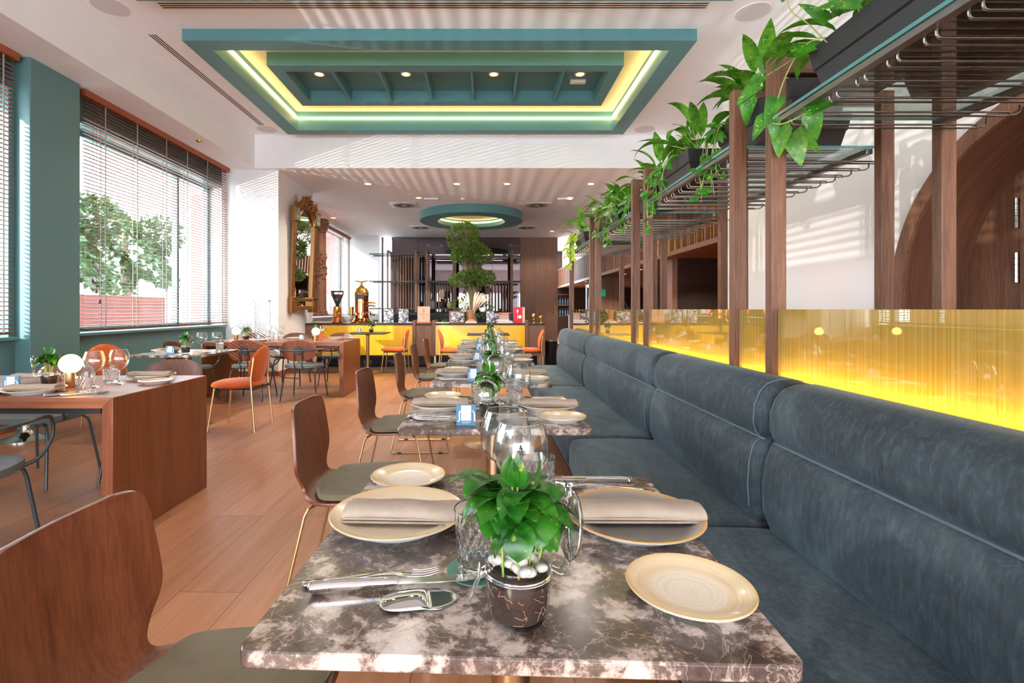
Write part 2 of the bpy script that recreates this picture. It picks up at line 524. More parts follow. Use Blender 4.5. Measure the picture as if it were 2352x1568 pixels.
M['plate_grey'] = mk_plate('grey_stoneware', [(0.0, (142, 138, 134)), (0.6, (134, 130, 126)), (0.85, (150, 145, 140)), (0.93, (180, 160, 130)), (0.97, (222, 164, 90)), (1.0, (216, 160, 90))], 0.25)
M['plate_small'] = mk_plate('cream_side_stoneware', [(0.0, (242, 230, 212)), (0.36, (242, 228, 206)), (0.46, (230, 206, 168)), (0.6, (232, 210, 172)), (0.67, (216, 182, 132)), (1.0, (216, 182, 132))], 0.2)

def mk_napkin():
    n = NT('beige_linen')
    v = n.coord((1, 1, 1))
    ck = n.n.new('ShaderNodeTexChecker'); ck.inputs['Scale'].default_value = 650; n.link(v, ck.inputs['Vector'])
    f = n.noise(v, 40, 3)
    c = n.mix(ck.outputs['Fac'], (150, 130, 114), (190, 172, 156))
    c = n.mix(0.25, c, n.ramp(f, [(0.3, (156, 136, 120)), (0.7, (190, 174, 160))]))
    n.set(Base_Color=c, Roughness=0.9)
    n.bump(ck.outputs['Fac'], 0.3, 0.0008); return n.m
M['napkin'] = mk_napkin()

def ribbed(name, tint, refl=1.0, freq=95.0, axis=1, board=False, col=None):
    """amber fluted sheet: see-through with reflection, or the solid board behind it"""
    n = NT(name)
    tc = n.n.new('ShaderNodeTexCoord'); sp = n.n.new('ShaderNodeSeparateXYZ'); n.link(tc.outputs['Object'], sp.inputs[0])
    nz = n.n.new('ShaderNodeTexNoise'); nz.noise_dimensions = '1D'; nz.inputs['Scale'].default_value = freq
    nz.inputs['Detail'].default_value = 3
    n.link(sp.outputs[axis], nz.inputs['W'])
    if board:
        c = n.ramp(nz.outputs['Fac'], [(0.3, col[0]), (0.7, col[1])])
        n.set(Base_Color=c, Roughness=0.4); return n.m
    n.n.remove(n.b)
    c = n.ramp(nz.outputs['Fac'], [(0.3, tint[0]), (0.7, tint[1])])
    tr = n.n.new('ShaderNodeBsdfTransparent'); n.link(c, tr.inputs['Color'])
    tl = n.n.new('ShaderNodeBsdfTranslucent'); n.link(c, tl.inputs['Color'])
    df = n.n.new('ShaderNodeBsdfDiffuse'); n.link(c, df.inputs['Color'])
    m0 = n.n.new('ShaderNodeMixShader'); m0.inputs[0].default_value = 0.45
    n.link(tl.outputs[0], m0.inputs[1]); n.link(df.outputs[0], m0.inputs[2])
    m1 = n.n.new('ShaderNodeMixShader'); m1.inputs[0].default_value = 0.55
    n.link(tr.outputs[0], m1.inputs[1]); n.link(m0.outputs[0], m1.inputs[2])
    gl = n.n.new('ShaderNodeBsdfGlossy'); gl.inputs['Roughness'].default_value = 0.0
    mx = n.n.new('ShaderNodeMixShader')
    n.link(schlick(n, 0.05, refl), mx.inputs[0])
    n.link(m1.outputs[0], mx.inputs[1]); n.link(gl.outputs[0], mx.inputs[2])
    n.link(mx.outputs[0], n.out.inputs['Surface']); return n.m
M['amber_sheet'] = ribbed('amber_fluted_glass', ((218, 194, 92), (246, 228, 150)), 2.4, 130)
M['amber_board'] = ribbed('amber_board', None, 1, 130, 1, True, ((208, 184, 100), (240, 220, 146)))
M['yellow_rib'] = ribbed('yellow_fluted_board', None, 1, 40, 0, True, ((250, 180, 4), (255, 206, 30)))

# ================================================================== THE ROOM
WX = -4.65            # left wall
ZL, ZH = 3.69, 4.28   # low and high ceiling
YB = 8.85             # where the low ceiling begins
YE = 17.4             # back wall

struct('floor', MB().box(-5.0, 7.0, -5.0, 21.6, -0.1, 0.0), M['floor'])
M['stone'] = paint('dark_stone', (70, 52, 45), 0.6)
struct('floor_stone', MB().box(-3.70, 2.9, 9.35, YE, 0.0, 0.004), M['stone'])

# left wall: teal piers, sills and the parapet under the windows
w = MB()
w.box(-5.0, WX, -5.0, 1.2, 0, ZL)
w.box(-5.0, WX, 1.2, 4.88, 0, 0.92)
w.box(-5.0, WX, 4.88, 5.64, 0, ZL)
w.box(-5.0, WX, 5.64, 8.85, 0, 0.92)
w.box(-5.0, WX, 8.85, 8.97, 0, 0.92); w.box(-5.0, WX, 1.2, 4.88, 3.34, ZL); w.box(-5.0, WX, 5.64, 8.85, 3.34, ZL)
struct('wall_left', w, M['teal'])
struct('wall_left_pier', MB().box(WX-0.01, -4.50, 4.95, 5.56, 0, ZL), M['teal'], bev=0.008)
struct('wall_left_strip', MB().box(-5.0, WX, 8.85, 8.97, 0.92, ZL), M['white'])
struct('wall_left_pilaster', MB().box(-5.0, -3.71, 8.97, 10.75, 0, ZL), M['white'])
w = MB()
w.box(-5.0, WX, 10.75, 11.2, 0, ZL); w.box(-5.0, WX, 11.2, 16.9, 0, 0.98); w.box(-5.0, WX, 11.2, 16.9, 3.62, ZL)
w.box(-5.0, WX, 16.9, 17.0, 0, ZL)
struct('wall_left_far', w, M['white'])
struct('trim_sill_main', MB().box(-4.9, -4.56, 5.62, 8.86, 0.89, 0.925), M['teal'], bev=0.008)
struct('trim_sill_near', MB().box(-4.9, -4.56, 1.18, 4.9, 0.89, 0.925), M['teal'], bev=0.008)
struct('trim_sill_far', MB().box(-4.9, -4.5, 11.15, 16.95, 0.955, 0.985), M['white'], bev=0.006)
b = MB(); b.box(WX, WX+0.018, -5.0, 8.97, 0, 0.09)
b.box(-4.65, -3.71, 8.952, 8.97, 0, 0.085); b.box(-3.71, -3.692, 8.952, 10.75, 0, 0.085)
struct('baseboard_left', b, M['headrail'], bev=0.003)

# windows: frame + pane
M['frame_grey'] = flat('grey_window_frame', (92, 100, 108), 0.4)
M['frame_teal'] = flat('teal_window_frame', (110, 150, 158), 0.4)
def window(name, y0, y1, z0, z1, mulls, mat):
    f = MB(); X0, X1 = -4.96, -4.88
    f.box(X0, X1, y0, y0+0.06, z0, z1); f.box(X0, X1, y1-0.06, y1, z0, z1)
    f.box(X0, X1, y0, y1, z0, z0+0.06); f.box(X0, X1, y0, y1, z1-0.06, z1)
    for m in mulls: f.box(X0, X1, m-0.03, m+0.03, z0, z1)
    o = struct(name, f, mat)
    MB().box(-4.925, -4.919, y0+0.03, y1-0.03, z0+0.03, z1-0.03).build('window_pane', M['pane'], o)
    return o
window('window_1', 1.2, 4.88, 0.92, 3.34, (3.0,), M['frame_teal'])
window('window_2', 5.64, 8.85, 0.92, 3.34, (7.95,), M['frame_teal'])
window('window_3', 11.2, 16.9, 0.98, 3.62, (13.1, 15.0), M['frame_grey'])

# soffit over the windows, ceilings
struct('ceiling_soffit', MB().box(-5.0, -4.08, -5.0, YB, ZL, 4.6), M['white'])
struct('ceiling_low', MB().box(-5.0, 3.4, YB, 18.0, ZL, 4.6), M['ceil'])
CX0, CX1, CY0, CY1 = -3.34, 2.33, 5.51, 8.47       # coffer outline
IX0, IX1, IY0, IY1 = -3.11, 2.10, 5.72, 8.27       # coffer opening
c = MB(); g = 0.1
c.box(-4.08, 3.3, -5.0, IY0-g, ZH, 4.6); c.box(-4.08, 3.3, IY1+g, YB, ZH, 4.6)
c.box(-4.08, IX0-g, IY0-g, IY1+g, ZH, 4.6); c.box(IX1+g, 3.3, IY0-g, IY1+g, ZH, 4.6)
c.box(-4.0, 3.0, IY0-0.3, IY1+0.3, 4.6, 4.65)
struct('ceiling', c, M['ceil'])

w = MB()
w.box(-5.0, 3.3, -5.2, -5.0, 0, 0.05); w.box(-5.0, 3.3, -5.2, -5.0, 2.45, 4.6)
for x in (-5.0, -2.45, 0.3, 3.0): w.box(x, x+0.2, -5.2, -5.0, 0.05, 2.45)
struct('wall_rear_assumed', w, M['white'])  # assumed wall out of view, openings sized to admit daylight but stop sun
# back of the room
struct('wall_back_left', MB().box(-5.0, -3.60, 17.0, 17.5, 0, ZL), M['white'])
struct('wall_back_right', MB().box(1.21, 2.51, YE, YE+0.25, 0, ZL), M['back_panel'])
w = MB().box(-3.21, 1.21, YE, YE+0.25, 0, ZL)
struct('wall_back', w, M['dark_wood'])
f = MB(); f.box(-3.6, -3.55, 17.42, 17.5, 0, ZL); f.box(-3.26, -3.21, 17.42, 17.5, 0, ZL)
o = struct('window_4', f, M['frame_grey'])
MB().box(-3.55, -3.26, 17.45, 17.456, 0, ZL).build('window_pane', M['pane'], o)
t = tag(MB().box(-3.2, 1.2, YE-0.012, YE-0.002, 0.1, ZL-0.01).build('wall_mirror', M['smoke_mirror']),
        'tall smoked bronze mirror covering the back wall behind the tree', 'mirror')
for i, x in enumerate((-2.35, 0.24)):
    MB().box(x-0.004, x+0.004, YE-0.016, YE-0.011, 0.1, ZL-0.02).build('joint', M['dark_wood'], t)

# glossy white right wall with the arched recess
ay, az, ar, ai = 2.60, 1.31, 1.16, 1.06
arc = [(ay - ar*cos(pi*i/40), az + ar*sin(pi*i/40)) for i in range(41)]
poly = [(-5.0, 0), (ay-ar, 0)] + arc + [(ay+ar, 0), (6.42, 0), (6.42, ZH), (-5.0, ZH)]
struct('wall_right', MB().prism(poly, 'x', 3.07, 3.3), M['gloss_white'], fix=True)
arco = [(ay+ar*cos(pi*i/48), az+ar*sin(pi*i/48)) for i in range(49)]
arci = [(ay+ai*cos(pi*i/48), az+ai*sin(pi*i/48)) for i in range(49)]
poly = [(ay+ar, 0)] + arco + [(ay-ar, 0), (ay-ai, 0)] + arci[::-1] + [(ay+ai, 0)]
struct('trim_arch', MB().prism(poly, 'x', 3.045, 3.072), M['walnut'], fix=True)
struct('trim_arch_reveal', MB().prism(poly, 'x', 3.072, 3.56), M['walnut_arc'], fix=True)
struct('wall_recess', MB().box(3.52, 3.58, ay-ai-0.1, ay+ai+0.1, 0, 2.5), M['walnut'])
d = MB(); d.box(3.505, 3.522, 1.75, 3.285, 0.0, 2.0)
d = struct('door_1', d, M['walnut'], bev=0.003)
for z in (1.83, 1.47, 0.35):
    h = MB()
    for k in range(5): h.cyl((3.50, 3.30, z-0.1+0.04*k+0.002), (3.50, 3.30, z-0.1+0.04*k+0.038), 0.011, n=12)
    h.build('hinge', M['chrome'], d)

# bar side: slatted bulkhead, low wooden ceiling, dark walls
struct('ceiling_bar', MB().box(3.08, 7.0, 6.42, 21.5, 2.11, 2.16), M['walnut_y'])
struct('wall_bulkhead', MB().box(3.20, 3.30, 6.42, 21.5, 2.11, 2.90), M['yellow_board'])
s = MB(); y = 6.50
while y < 21.3:
    s.box(3.085, 3.150, y-0.018, y+0.018, 2.10, 2.86)
    s.box(3.140, 3.155, y+0.018, y+0.10, 2.10, 2.86)
    y += 0.27 if y < 10 else 0.16
s.box(3.08, 3.2, 6.42, 21.5, 2.085, 2.112); s.box(3.08, 3.2, 6.42, 21.5, 2.85, 2.88)
struct('trim_bulkhead_slats', s, M['walnut'])
struct('wall_bulkhead_upper', MB().box(3.30, 3.4, 6.42, 21.5, 2.88, ZH), M['white'])
led = MB().box(3.18, 3.197, 6.45, 21.3, 2.125, 2.14).build('led_strip', M['led_amber'])
tag(led, 'amber light strip hidden behind the wooden slats over the bar', 'light strip')
struct('wall_bar_blocker', MB().box(3.29, 7.0, 6.42, 6.5, 0, ZH), M['dark_wood'])  # unseen wall added to keep sky light out of the bar
struct('wall_bar_niche', MB().box(3.45, 7.0, 9.0, 9.15, 0, 2.11), M['dark_wood'])
struct('wall_bar_return', MB().box(3.36, 3.45, 9.0, 9.6, 0, 2.11), M['back_panel'])
struct('wall_bar_far', MB().box(3.12, 3.80, 14.0, 14.1, 0, 2.11), M['walnut'])
struct('wall_bar_end', MB().box(2.51, 7.0, 21.5, 21.6, 0, ZH), M['dark_wood'])
struct('wall_bar_side', MB().box(6.9, 7.0, 6.42, 21.6, 0, ZH), M['dark_wood'])
struct('ceiling_bar_far', MB().box(2.51, 3.4, 18.0, 21.6, ZL, 4.0), M['ceil'])

# ------------------------------------------------------------------ low divider, frames, amber panels
struct('wall_divider', MB().box(1.15, 1.87, 0.1, 7.05, 0, 0.93), M['walnut_y'], bev=0.004)
GY = [1.975, 2.275, 3.54, 3.84, 5.12, 5.41, 6.70]
GN = ['nearest', 'second', 'third', 'fourth', 'fifth', 'sixth', 'farthest']
def mk_gate():
    t = thing('divider_frame', '', 'wooden frame')
    for x in (1.128, 1.80):
        p = MB().box(x, x+0.06, 0, 0.045, 0.93, 2.192).build('post', M['walnut'], t, bev=0.003)
    MB().box(1.185, 1.803, 0.001, 0.044, 2.128, 2.191).build('crossbeam', M['walnut_x'], t, bev=0.003)
    return t
put_gate = placer(mk_gate)
for y, nm in zip(GY, GN):
    put_gate((0, y, 0), 0, f'brown walnut two-post frame behind the banquettes, {nm} of the seven in the row', 'walnut frames carrying the planter shelf')

spans = [(0.12, 1.972, 'nearest wide'), (2.022, 2.272, 'nearest narrow'), (2.322, 3.537, 'second wide'), (3.587, 3.837, 'second narrow'),
         (3.887, 5.117, 'third wide'), (5.167, 5.407, 'third narrow'), (5.457, 6.697, 'farthest wide')]
for y0, y1, nm in spans:
    t = thing('amber_panel', f'{nm} glowing amber fluted glass panel above the banquette backs', 'glass panel', (0, 0, 0), 0, 'amber panels along the divider')
    MB().box(1.152, 1.158, y0, y1, 0.932, 1.1945).build('glass_sheet', M['amber_sheet'], t)
    MB().box(1.215, 1.225, y0, y1, 0.932, 1.192).build('back_board', M['amber_board'], t)
    MB().box(1.163, 1.205, y0+0.01, y1-0.01, 0.934, 0.946).build('led_strip', M['led_amber'], t)

# ------------------------------------------------------------------ glass racks over the divider
def rack(y0, y1, n, first, nm):
    t = thing('glass_rack', f'{nm} overhead glass shelf with steel stemware rails under it', 'glass rack', (0, 0, 0), 0, 'stemware racks over the divider')
    g = MB().box(1.13, 1.80, y0, y1, 1.940, 1.952).build('glass_shelf', M['shelf_glass'], t)
    e = MB(); e.box(1.1285, 1.1305, y0, y1, 1.940, 1.952); e.box(1.79, 1.7995, y1-0.001, y1+0.001, 1.94, 1.952)
    e.box(1.13, 1.80, y0-0.001, y0+0.001, 1.940, 1.952); e.box(1.13, 1.80, y1-0.001, y1+0.001, 1.940, 1.952)
    e.build('glass_edge', M['glass_edge'], t)
    MB().box(1.132, 1.160, y0, y1, 1.916, 1.938).build('front_rail', M['steel'], t, bev=0.002)
    r = MB(); r.box(1.765, 1.795, y0, y1, 1.915, 1.939); r.build('rear_rail', M['steel'], t, bev=0.002)
    for k in range(n):
        y = first + 0.1215*k
        if y > y1-0.05: break
        m = MB()
        for dy, xe in ((-0.0175, 1.86), (0.0175, 1.90)):
            pts = [(1.165, y+dy, 1.935), (1.165, y+dy, 1.905), (1.168, y+dy, 1.898), (1.176, y+dy, 1.895), (xe-0.02, y+dy, 1.895)]
            if dy > 0: pts += [(xe+0.02, y+dy, 1.90), (xe+0.035, y+dy, 1.91), (xe+0.038, y+dy, 1.935)]
            else: pts += [(xe, y+dy, 1.895), (xe+0.006, y+dy, 1.888)]
            m.tube(pts, 0.0038, 7)
        m.build('hanger_rail', M['wire'], t)
    return t
rack(0.42, 1.9755, 13, 0.46, 'nearest')
rack(2.3195, 3.5405, 10, 2.39, 'second')
rack(3.8845, 5.1205, 10, 3.95, 'third')
rack(5.4545, 6.7005, 10, 5.52, 'farthest')

# ------------------------------------------------------------------ banquettes
def banquette(y0, y1, nm):
    t = thing('banquette', f'{nm} slate blue velvet banquette along the amber panels', 'banquette', (0, 0, 0), 0, 'velvet banquettes in a row')
    def rounded(prof, ya, yb, r):
        cx = sum(p[0] for p in prof)/len(prof); cz = sum(p[1] for p in prof)/len(prof)
        st = [(0.0, r), (0.10, r*0.62), (0.35, r*0.28), (0.7, r*0.06), (1.0, 0.0)]
        secs = [(ya + r*a, b) for a, b in st] + [(yb - r*a, b) for a, b in st[::-1]]
        m = MB(); n = len(prof); vs = []
        for y, ins in secs:
            for (x, z) in prof:
                d = sqrt((x-cx)**2+(z-cz)**2); k = max(0.0, (d-ins)/d)
                vs.append((cx+(x-cx)*k, y, cz+(z-cz)*k))
        fs = []
        for a in range(len(secs)-1):
            for i in range(n):
                j = (i+1) % n; fs.append((a*n+i, a*n+j, (a+1)*n+j, (a+1)*n+i))
        fs.append(tuple(range(n))[::-1]); fs.append(tuple((len(secs)-1)*n+i for i in range(n)))
        return m.add(vs, fs)
    g = 0.009
    seat = [(0.515, 0.255), (0.485, 0.275), (0.473, 0.31), (0.473, 0.41), (0.482, 0.44), (0.505, 0.456), (0.54, 0.462), (0.75, 0.464), (0.90, 0.458),
            (1.0, 0.45), (1.0, 0.255)]
    rounded(seat, y0+g, y1-g, 0.04).build('seat_cushion', M['velvet'], t, ang=60, fix=True)
    back = [(0.955, 0.452), (0.935, 0.50), (0.930, 0.58), (0.936, 0.66), (0.952, 0.722), (0.978, 0.742), (0.958, 0.765), (0.950, 0.80), (0.955, 0.86),
            (0.975, 0.905), (1.00, 0.932), (1.04, 0.945), (1.09, 0.947), (1.125, 0.940), (1.143, 0.92), (1.143, 0.452)]
    rounded(back, y0+g, y1-g, 0.05).build('back_cushion', M['velvet'], t, ang=60, fix=True)
    # piping along the horizontal seam and the rear edge
    sm = MB(); sm.tube([(0.9755, y0+0.03, 0.7425), (0.9755, y1-0.03, 0.7425)], 0.0035, 6); sm.build('seam_piping', M['velvet_pipe'], t)
    for y in (y0+0.055,):
        pts = [(x-0.001, y, z) for x, z in back[1:13]]
        MB().tube(pts, 0.0022, 6).build('side_piping', M['velvet_pipe'], t)
    MB().box(0.62, 1.14, y0+0.005, y1-0.005, 0, 0.256).build('plinth', M['black'], t)
    return t
M['velvet_pipe'] = fabric('velvet_piping', (84, 100, 108), (112, 128, 136), 0.4)
banquette(0.15, 1.72, 'nearest')
banquette(1.72, 2.88, 'second')
banquette(2.88, 4.83, 'third')
banquette(4.83, 6.62, 'farthest')

# ------------------------------------------------------------------ ceiling coffer
t = thing('ceiling_coffer', 'large teal rectangular ceiling coffer with glowing cove and finned centre', 'ceiling coffer', (0, 0, 0))
m = MB()
m.box(CX0, CX1, CY0, IY0, 4.15, 4.46); m.box(CX0, CX1, IY1, CY1, 4.15, 4.46)
m.box(CX0, IX0, IY0, IY1, 4.15, 4.46); m.box(IX1, CX1, IY0, IY1, 4.15, 4.46)
m.build('outer_frame', M['teal_c'], t)
M['cove'] = paint('cove_plaster', (246, 232, 196), 0.7)
MB().box(IX0, IX1, IY0, IY1, 4.46, 4.49).build('cove_panel', M['cove'], t)
BX0, BX1, BY0, BY1 = -2.78, 1.76, 6.36, 7.62
JX0, JX1, JY0, JY1 = -2.61, 1.61, 6.53, 7.46
m = MB()
m.box(BX0, BX1, BY0, JY0, 4.29, 4.46); m.box(BX0, BX1, JY1, BY1, 4.29, 4.46)
m.box(BX0, JX0, JY0, JY1, 4.29, 4.46); m.box(JX1, BX1, JY0, JY1, 4.29, 4.46)
m.build('inner_frame', M['teal_c'], t)
MB().box(JX0, JX1, JY0, JY1, 4.45, 4.459).build('roof_board', M['teal_c'], t)
for x in (-2.0, -1.395, -0.79, -0.18, 0.418, 1.025):
    MB().box(x-0.014, x+0.014, JY0, JY1, 4.292, 4.45).build('fin', M['teal_c'], t)
zs0, zs1, e = 4.338, 4.356, 0.030
for bx in ((IX0, IX1, IY1-e, IY1-0.001), (IX0, IX1, IY0+0.001, IY0+e), (IX0+0.001, IX0+e, IY0, IY1), (IX1-e, IX1-0.001, IY0, IY1)):
    MB().box(*bx, zs0, zs1).build('led_strip', M['led_warm'], t)
t = thing('ceiling_coffer', 'second teal ceiling coffer, just its back edge showing at the top', 'ceiling coffer', (0, 0, 0))
m = MB()
m.box(CX0, 2.37, 1.9, 2.1, 4.15, 4.28); m.box(CX0, 2.37, 4.6, 4.80, 4.15, 4.28); m.box(CX0, CX0+0.22, 2.1, 4.6, 4.15, 4.28); m.box(2.15, 2.37, 2.1, 4.6, 4.15, 4.28)
m.build('outer_frame', M['teal_c'], t)

def mk_spot():
    t = thing('downlight', '', 'downlight')
    MB().lathe([(0.0, -0.004), (0.036, -0.004), (0.036, 0.0)], 20).build('lens', M['spot_disc'], t)
    MB().lathe([(0.037, -0.001), (0.037, -0.007), (0.050, -0.006), (0.054, 0.0)], 24).build('trim_ring', M['spot_ring'], t)
    ld = bpy.data.lights.new('downlight_beam', 'SPOT'); ld.energy = 90; ld.color = (1.0, 0.90, 0.76); ld.spot_size = radians(110); ld.spot_blend = 0.6; ld.shadow_soft_size = 0.04
    lo = bpy.data.objects.new('downlight_beam', ld); COL.objects.link(lo); lo.parent = t; lo.location = (0, 0, -0.012)
    return t
put_spot = placer(mk_spot)
for x, nm in ((-2.30, 'leftmost'), (-1.10, 'second from the left'), (0.115, 'third from the left'), (1.31, 'rightmost')):
    put_spot((x, 6.93, 4.45), 0, f'amber recessed downlight inside the finned coffer, {nm} of four', 'coffer downlights', (1.5, 1.5, 1))
def box_thing(name, label, cat, mb, mat, group=None, **k):
    return tag(mb.build(name, mat, **k), label, cat, group)
t = box_thing('emergency_light', 'small white emergency light box in the right end of the coffer', 'emergency light', MB().box(1.20, 1.42, 7.08, 7.16, 4.41, 4.45), M['spot_ring'], bev=0.004)
for x, y, nm in ((-2.34, 9.96, 'front row, leftmost'), (-0.57, 9.96, 'front row, second'), (0.43, 9.96, 'front row, third'), (2.1, 9.96, 'front row, rightmost'),
                 (-1.49, 11.2, 'left of the ring light'), (-4.15, 13.66, 'beside the far window blind'), (2.13, 16.0, 'by the back panelling'), (1.9, 11.2, 'behind the planter leaves')):
    put_spot((x, y, ZL), 0, f'white recessed downlight in the low ceiling, {nm}', 'low ceiling downlights', (1.7, 1.7, 1))
t = thing('downlight', 'small brass downlight in the soffit over the main window', 'downlight', (-4.24, 7.43, ZL))
MB().lathe([(0.0, -0.006), (0.03, -0.006), (0.03, 0.0)], 20).build('lens', M['black_metal'], t)
MB().lathe([(0.031, -0.001), (0.034, -0.02), (0.048, -0.012), (0.052, 0.0)], 24).build('trim_ring', M['brass'], t)
M['grille'] = flat('grey_white_grille', (214, 208, 212), 0.6)
for x, y, nm in ((-3.82, 5.1, 'near the top left corner'), (-3.74, 8.58, 'at the back left of the coffer'), (2.78, 5.2, 'near the top right planter'), (2.73, 8.58, 'at the back right of the coffer')):
    t = thing('ceiling_speaker', f'round white flush ceiling speaker {nm}', 'speaker', (x, y, ZH), 0, 'ceiling speakers')
    MB().lathe([(0.0, -0.006), (0.165, -0.006), (0.165, 0.0)], 40).build('grille', M['grille'], t)
    MB().lathe([(0.166, 0.0), (0.168, -0.007), (0.175, -0.006), (0.178, 0.0)], 40).build('trim_ring', M['spot_ring'], t)
def linear_vent(x0, x1, y0, y1, along, label):
    t = thing('linear_vent', label, 'air vent', (0, 0, 0), 0, 'linear slot vents')
    MB().box(x0, x1, y0, y1, ZH-0.004, ZH-0.0005).build('frame', M['spot_ring'], t)
    for k in range(3):
        m = MB()
        if along == 'x':
            w = (y1-y0)/3.6; a = y0+0.02+k*(y1-y0-0.025)/3
            m.box(x0+0.02, x1-0.02, a, a+w*0.42, ZH-0.0055, ZH-0.003)
        else:
            w = (x1-x0)/3.6; a = x0+0.02+k*(x1-x0-0.025)/3
            m.box(a, a+w*0.42, y0+0.02, y1-0.02, ZH-0.0055, ZH-0.003)
        m.build('slot', M['black_gap'], t)
linear_vent(-3.32, 2.27, 5.02, 5.15, 'x', 'long white slot vent across the ceiling in front of the coffer')
linear_vent(-3.80, -3.68, 5.6, 8.4, 'y', 'long white slot vent along the left ceiling edge')
def mk_diffuser():
    t = thing('ceiling_diffuser', '', 'air vent')
    m = MB(); m.box(-0.31, 0.31, -0.31, 0.31, -0.012, 0.0); m.build('plate', M['spot_ring'], t, bev=0.004)
    m = MB()
    for k in range(24):
        a = 2*pi*k/24; q = Matrix.Rotation(a, 3, 'Z')
        r0, r1 = (0.06, 0.27) if k % 2 else (0.10, 0.27)
        m.obox(q @ Vector(((r0+r1)/2, 0, -0.0125)), (r1-r0, 0.022, 0.002), q)
    m.build('swirl_slots', M['black_gap'], t)
    return t
put_dif = placer(mk_diffuser)
for x, y, nm in ((-1.95, 12.0, 'front left'), (1.24, 12.0, 'front right'), (-1.97, 15.3, 'back left'), (1.27, 15.3, 'back right')):
    put_dif((x, y, ZL), 0, f'square swirl air diffuser in the low ceiling, {nm} of four', 'swirl diffusers')
for x, y, nm in ((-1.22, 11.25, 'left of the smoke detector'), (1.78, 11.25, 'near the right-hand diffuser')):
    box_thing('emergency_light', f'slim white emergency light on the low ceiling {nm}', 'emergency light', MB().box(x-0.16, x+0.16, y-0.03, y+0.03, ZL-0.035, ZL), M['spot_ring'], 'slim emergency lights', bev=0.004)
t = tag(MB().lathe([(0, -0.055), (0.03, -0.05), (0.05, -0.035), (0.055, 0)], 20).build('smoke_detector', M['spot_ring']), 'small round white smoke detector on the low ceiling', 'smoke detector')
t.location = (-0.5, 11.25, ZL)
# ring light feature
t = thing('ceiling_ring', 'round teal ceiling ring with a glowing recess above the tree', 'ceiling ring', (-0.37, 13.16, 0))
MB().lathe([(0.88, 3.69), (0.88, 3.49), (1.345, 3.49), (1.345, 3.69)], 72).build('ring', M['teal_c'], t)
MB().lathe([(0, 3.68), (0.88, 3.68)], 48).build('recess_disc', M['cove'], t)
MB().lathe([(0.872, 3.60), (0.866, 3.605), (0.866, 3.63), (0.872, 3.635)], 72).build('led_strip', M['led_warm'], t)
# louvred grille on the pilaster
t = thing('wall_grille', 'white louvred vent grille low on the pilaster', 'vent grille', (0, 0, 0))
m = MB(); x0, x1, z0, z1 = -4.15, -3.86, 0.70, 1.36
m.box(x0, x0+0.025, 8.945, 8.97, z0, z1); m.box(x1-0.025, x1, 8.945, 8.97, z0, z1); m.box(x0, x1, 8.945, 8.97, z0, z0+0.03); m.box(x0, x1, 8.945, 8.97, z1-0.03, z1)
m.build('frame', M['white'], t, bev=0.003)
m = MB()
for k in range(17): m.obox((-4.005, 8.957, z0+0.05+k*0.0355), (x1-x0-0.04, 0.004, 0.03), Matrix.Rotation(radians(35), 3, 'X'))
m.build('louvre_slats', M['white'], t)
MB().box(x0+0.02, x1-0.02, 8.966, 8.97, z0+0.02, z1-0.02).build('backing', M['grille'], t)

# ------------------------------------------------------------------ venetian blinds
def blind(y0, y1, z0, ztop, X, label, cords, tilt=-7):
    t = thing('venetian_blind', label, 'blind', (0, 0, 0), 0, 'wooden venetian blinds')
    MB().box(X-0.05, X+0.055, y0-0.03, y1+0.03, ztop-0.075, ztop).build('headrail', M['headrail'], t, bev=0.004)
    m = MB(); z = ztop-0.10; k = 0
    while z > z0+0.03:
        q = Matrix.Rotation(radians(-tilt), 3, 'Y')
        m.obox((X, (y0+y1)/2, z), (0.05, y1-y0, 0.005), q); z -= 0.043; k += 1
    m.build('slats', M['blind_wood'], t)
    MB().box(X-0.026, X+0.026, y0, y1, z0-0.012, z0+0.012).build('bottom_rail', M['blind_wood'], t, bev=0.004)
    for y in cords:
        m = MB(); m.tube([(X+0.028, y, ztop-0.07), (X+0.029, y, z0)], 0.007, 5); m.tube([(X-0.028, y, ztop-0.07), (X-0.028, y, z0)], 0.005, 5)
        m.build('ladder_cord', M['cord'], t)
    for k in range(3):
        y = y0+0.1+0.05*k; zz = 1.55-0.12*k
        m = MB(); m.tube([(X+0.035, y, ztop-0.07), (X+0.035, y, zz)], 0.0018, 5); m.lathe([(0, 0.05), (0.008, 0.045), (0.016, 0.01), (0.012, 0)], 10, (X+0.035, y, zz-0.05))
        m.build('pull_tassel', M['blind_wood'], t)
    return t
M['cord'] = flat('grey_cord', (150, 146, 144), 0.7)
blind(5.70, 8.84, 0.965, 3.69, -4.58, 'wide wooden venetian blind on the main window beside the teal pier', [6.0, 6.55, 7.15, 7.65, 8.2, 8.65])
blind(1.4, 4.86, 0.965, 3.69, -4.60, 'wooden venetian blind at the left picture edge before the teal pier', [1.8, 2.6, 3.4, 4.2, 4.75])
blind(11.3, 16.85, 1.02, 3.62, -4.58, 'wooden venetian blind on the far window behind the espresso machine', [12.0, 13.0, 14.0, 15.0, 16.0, 16.7])

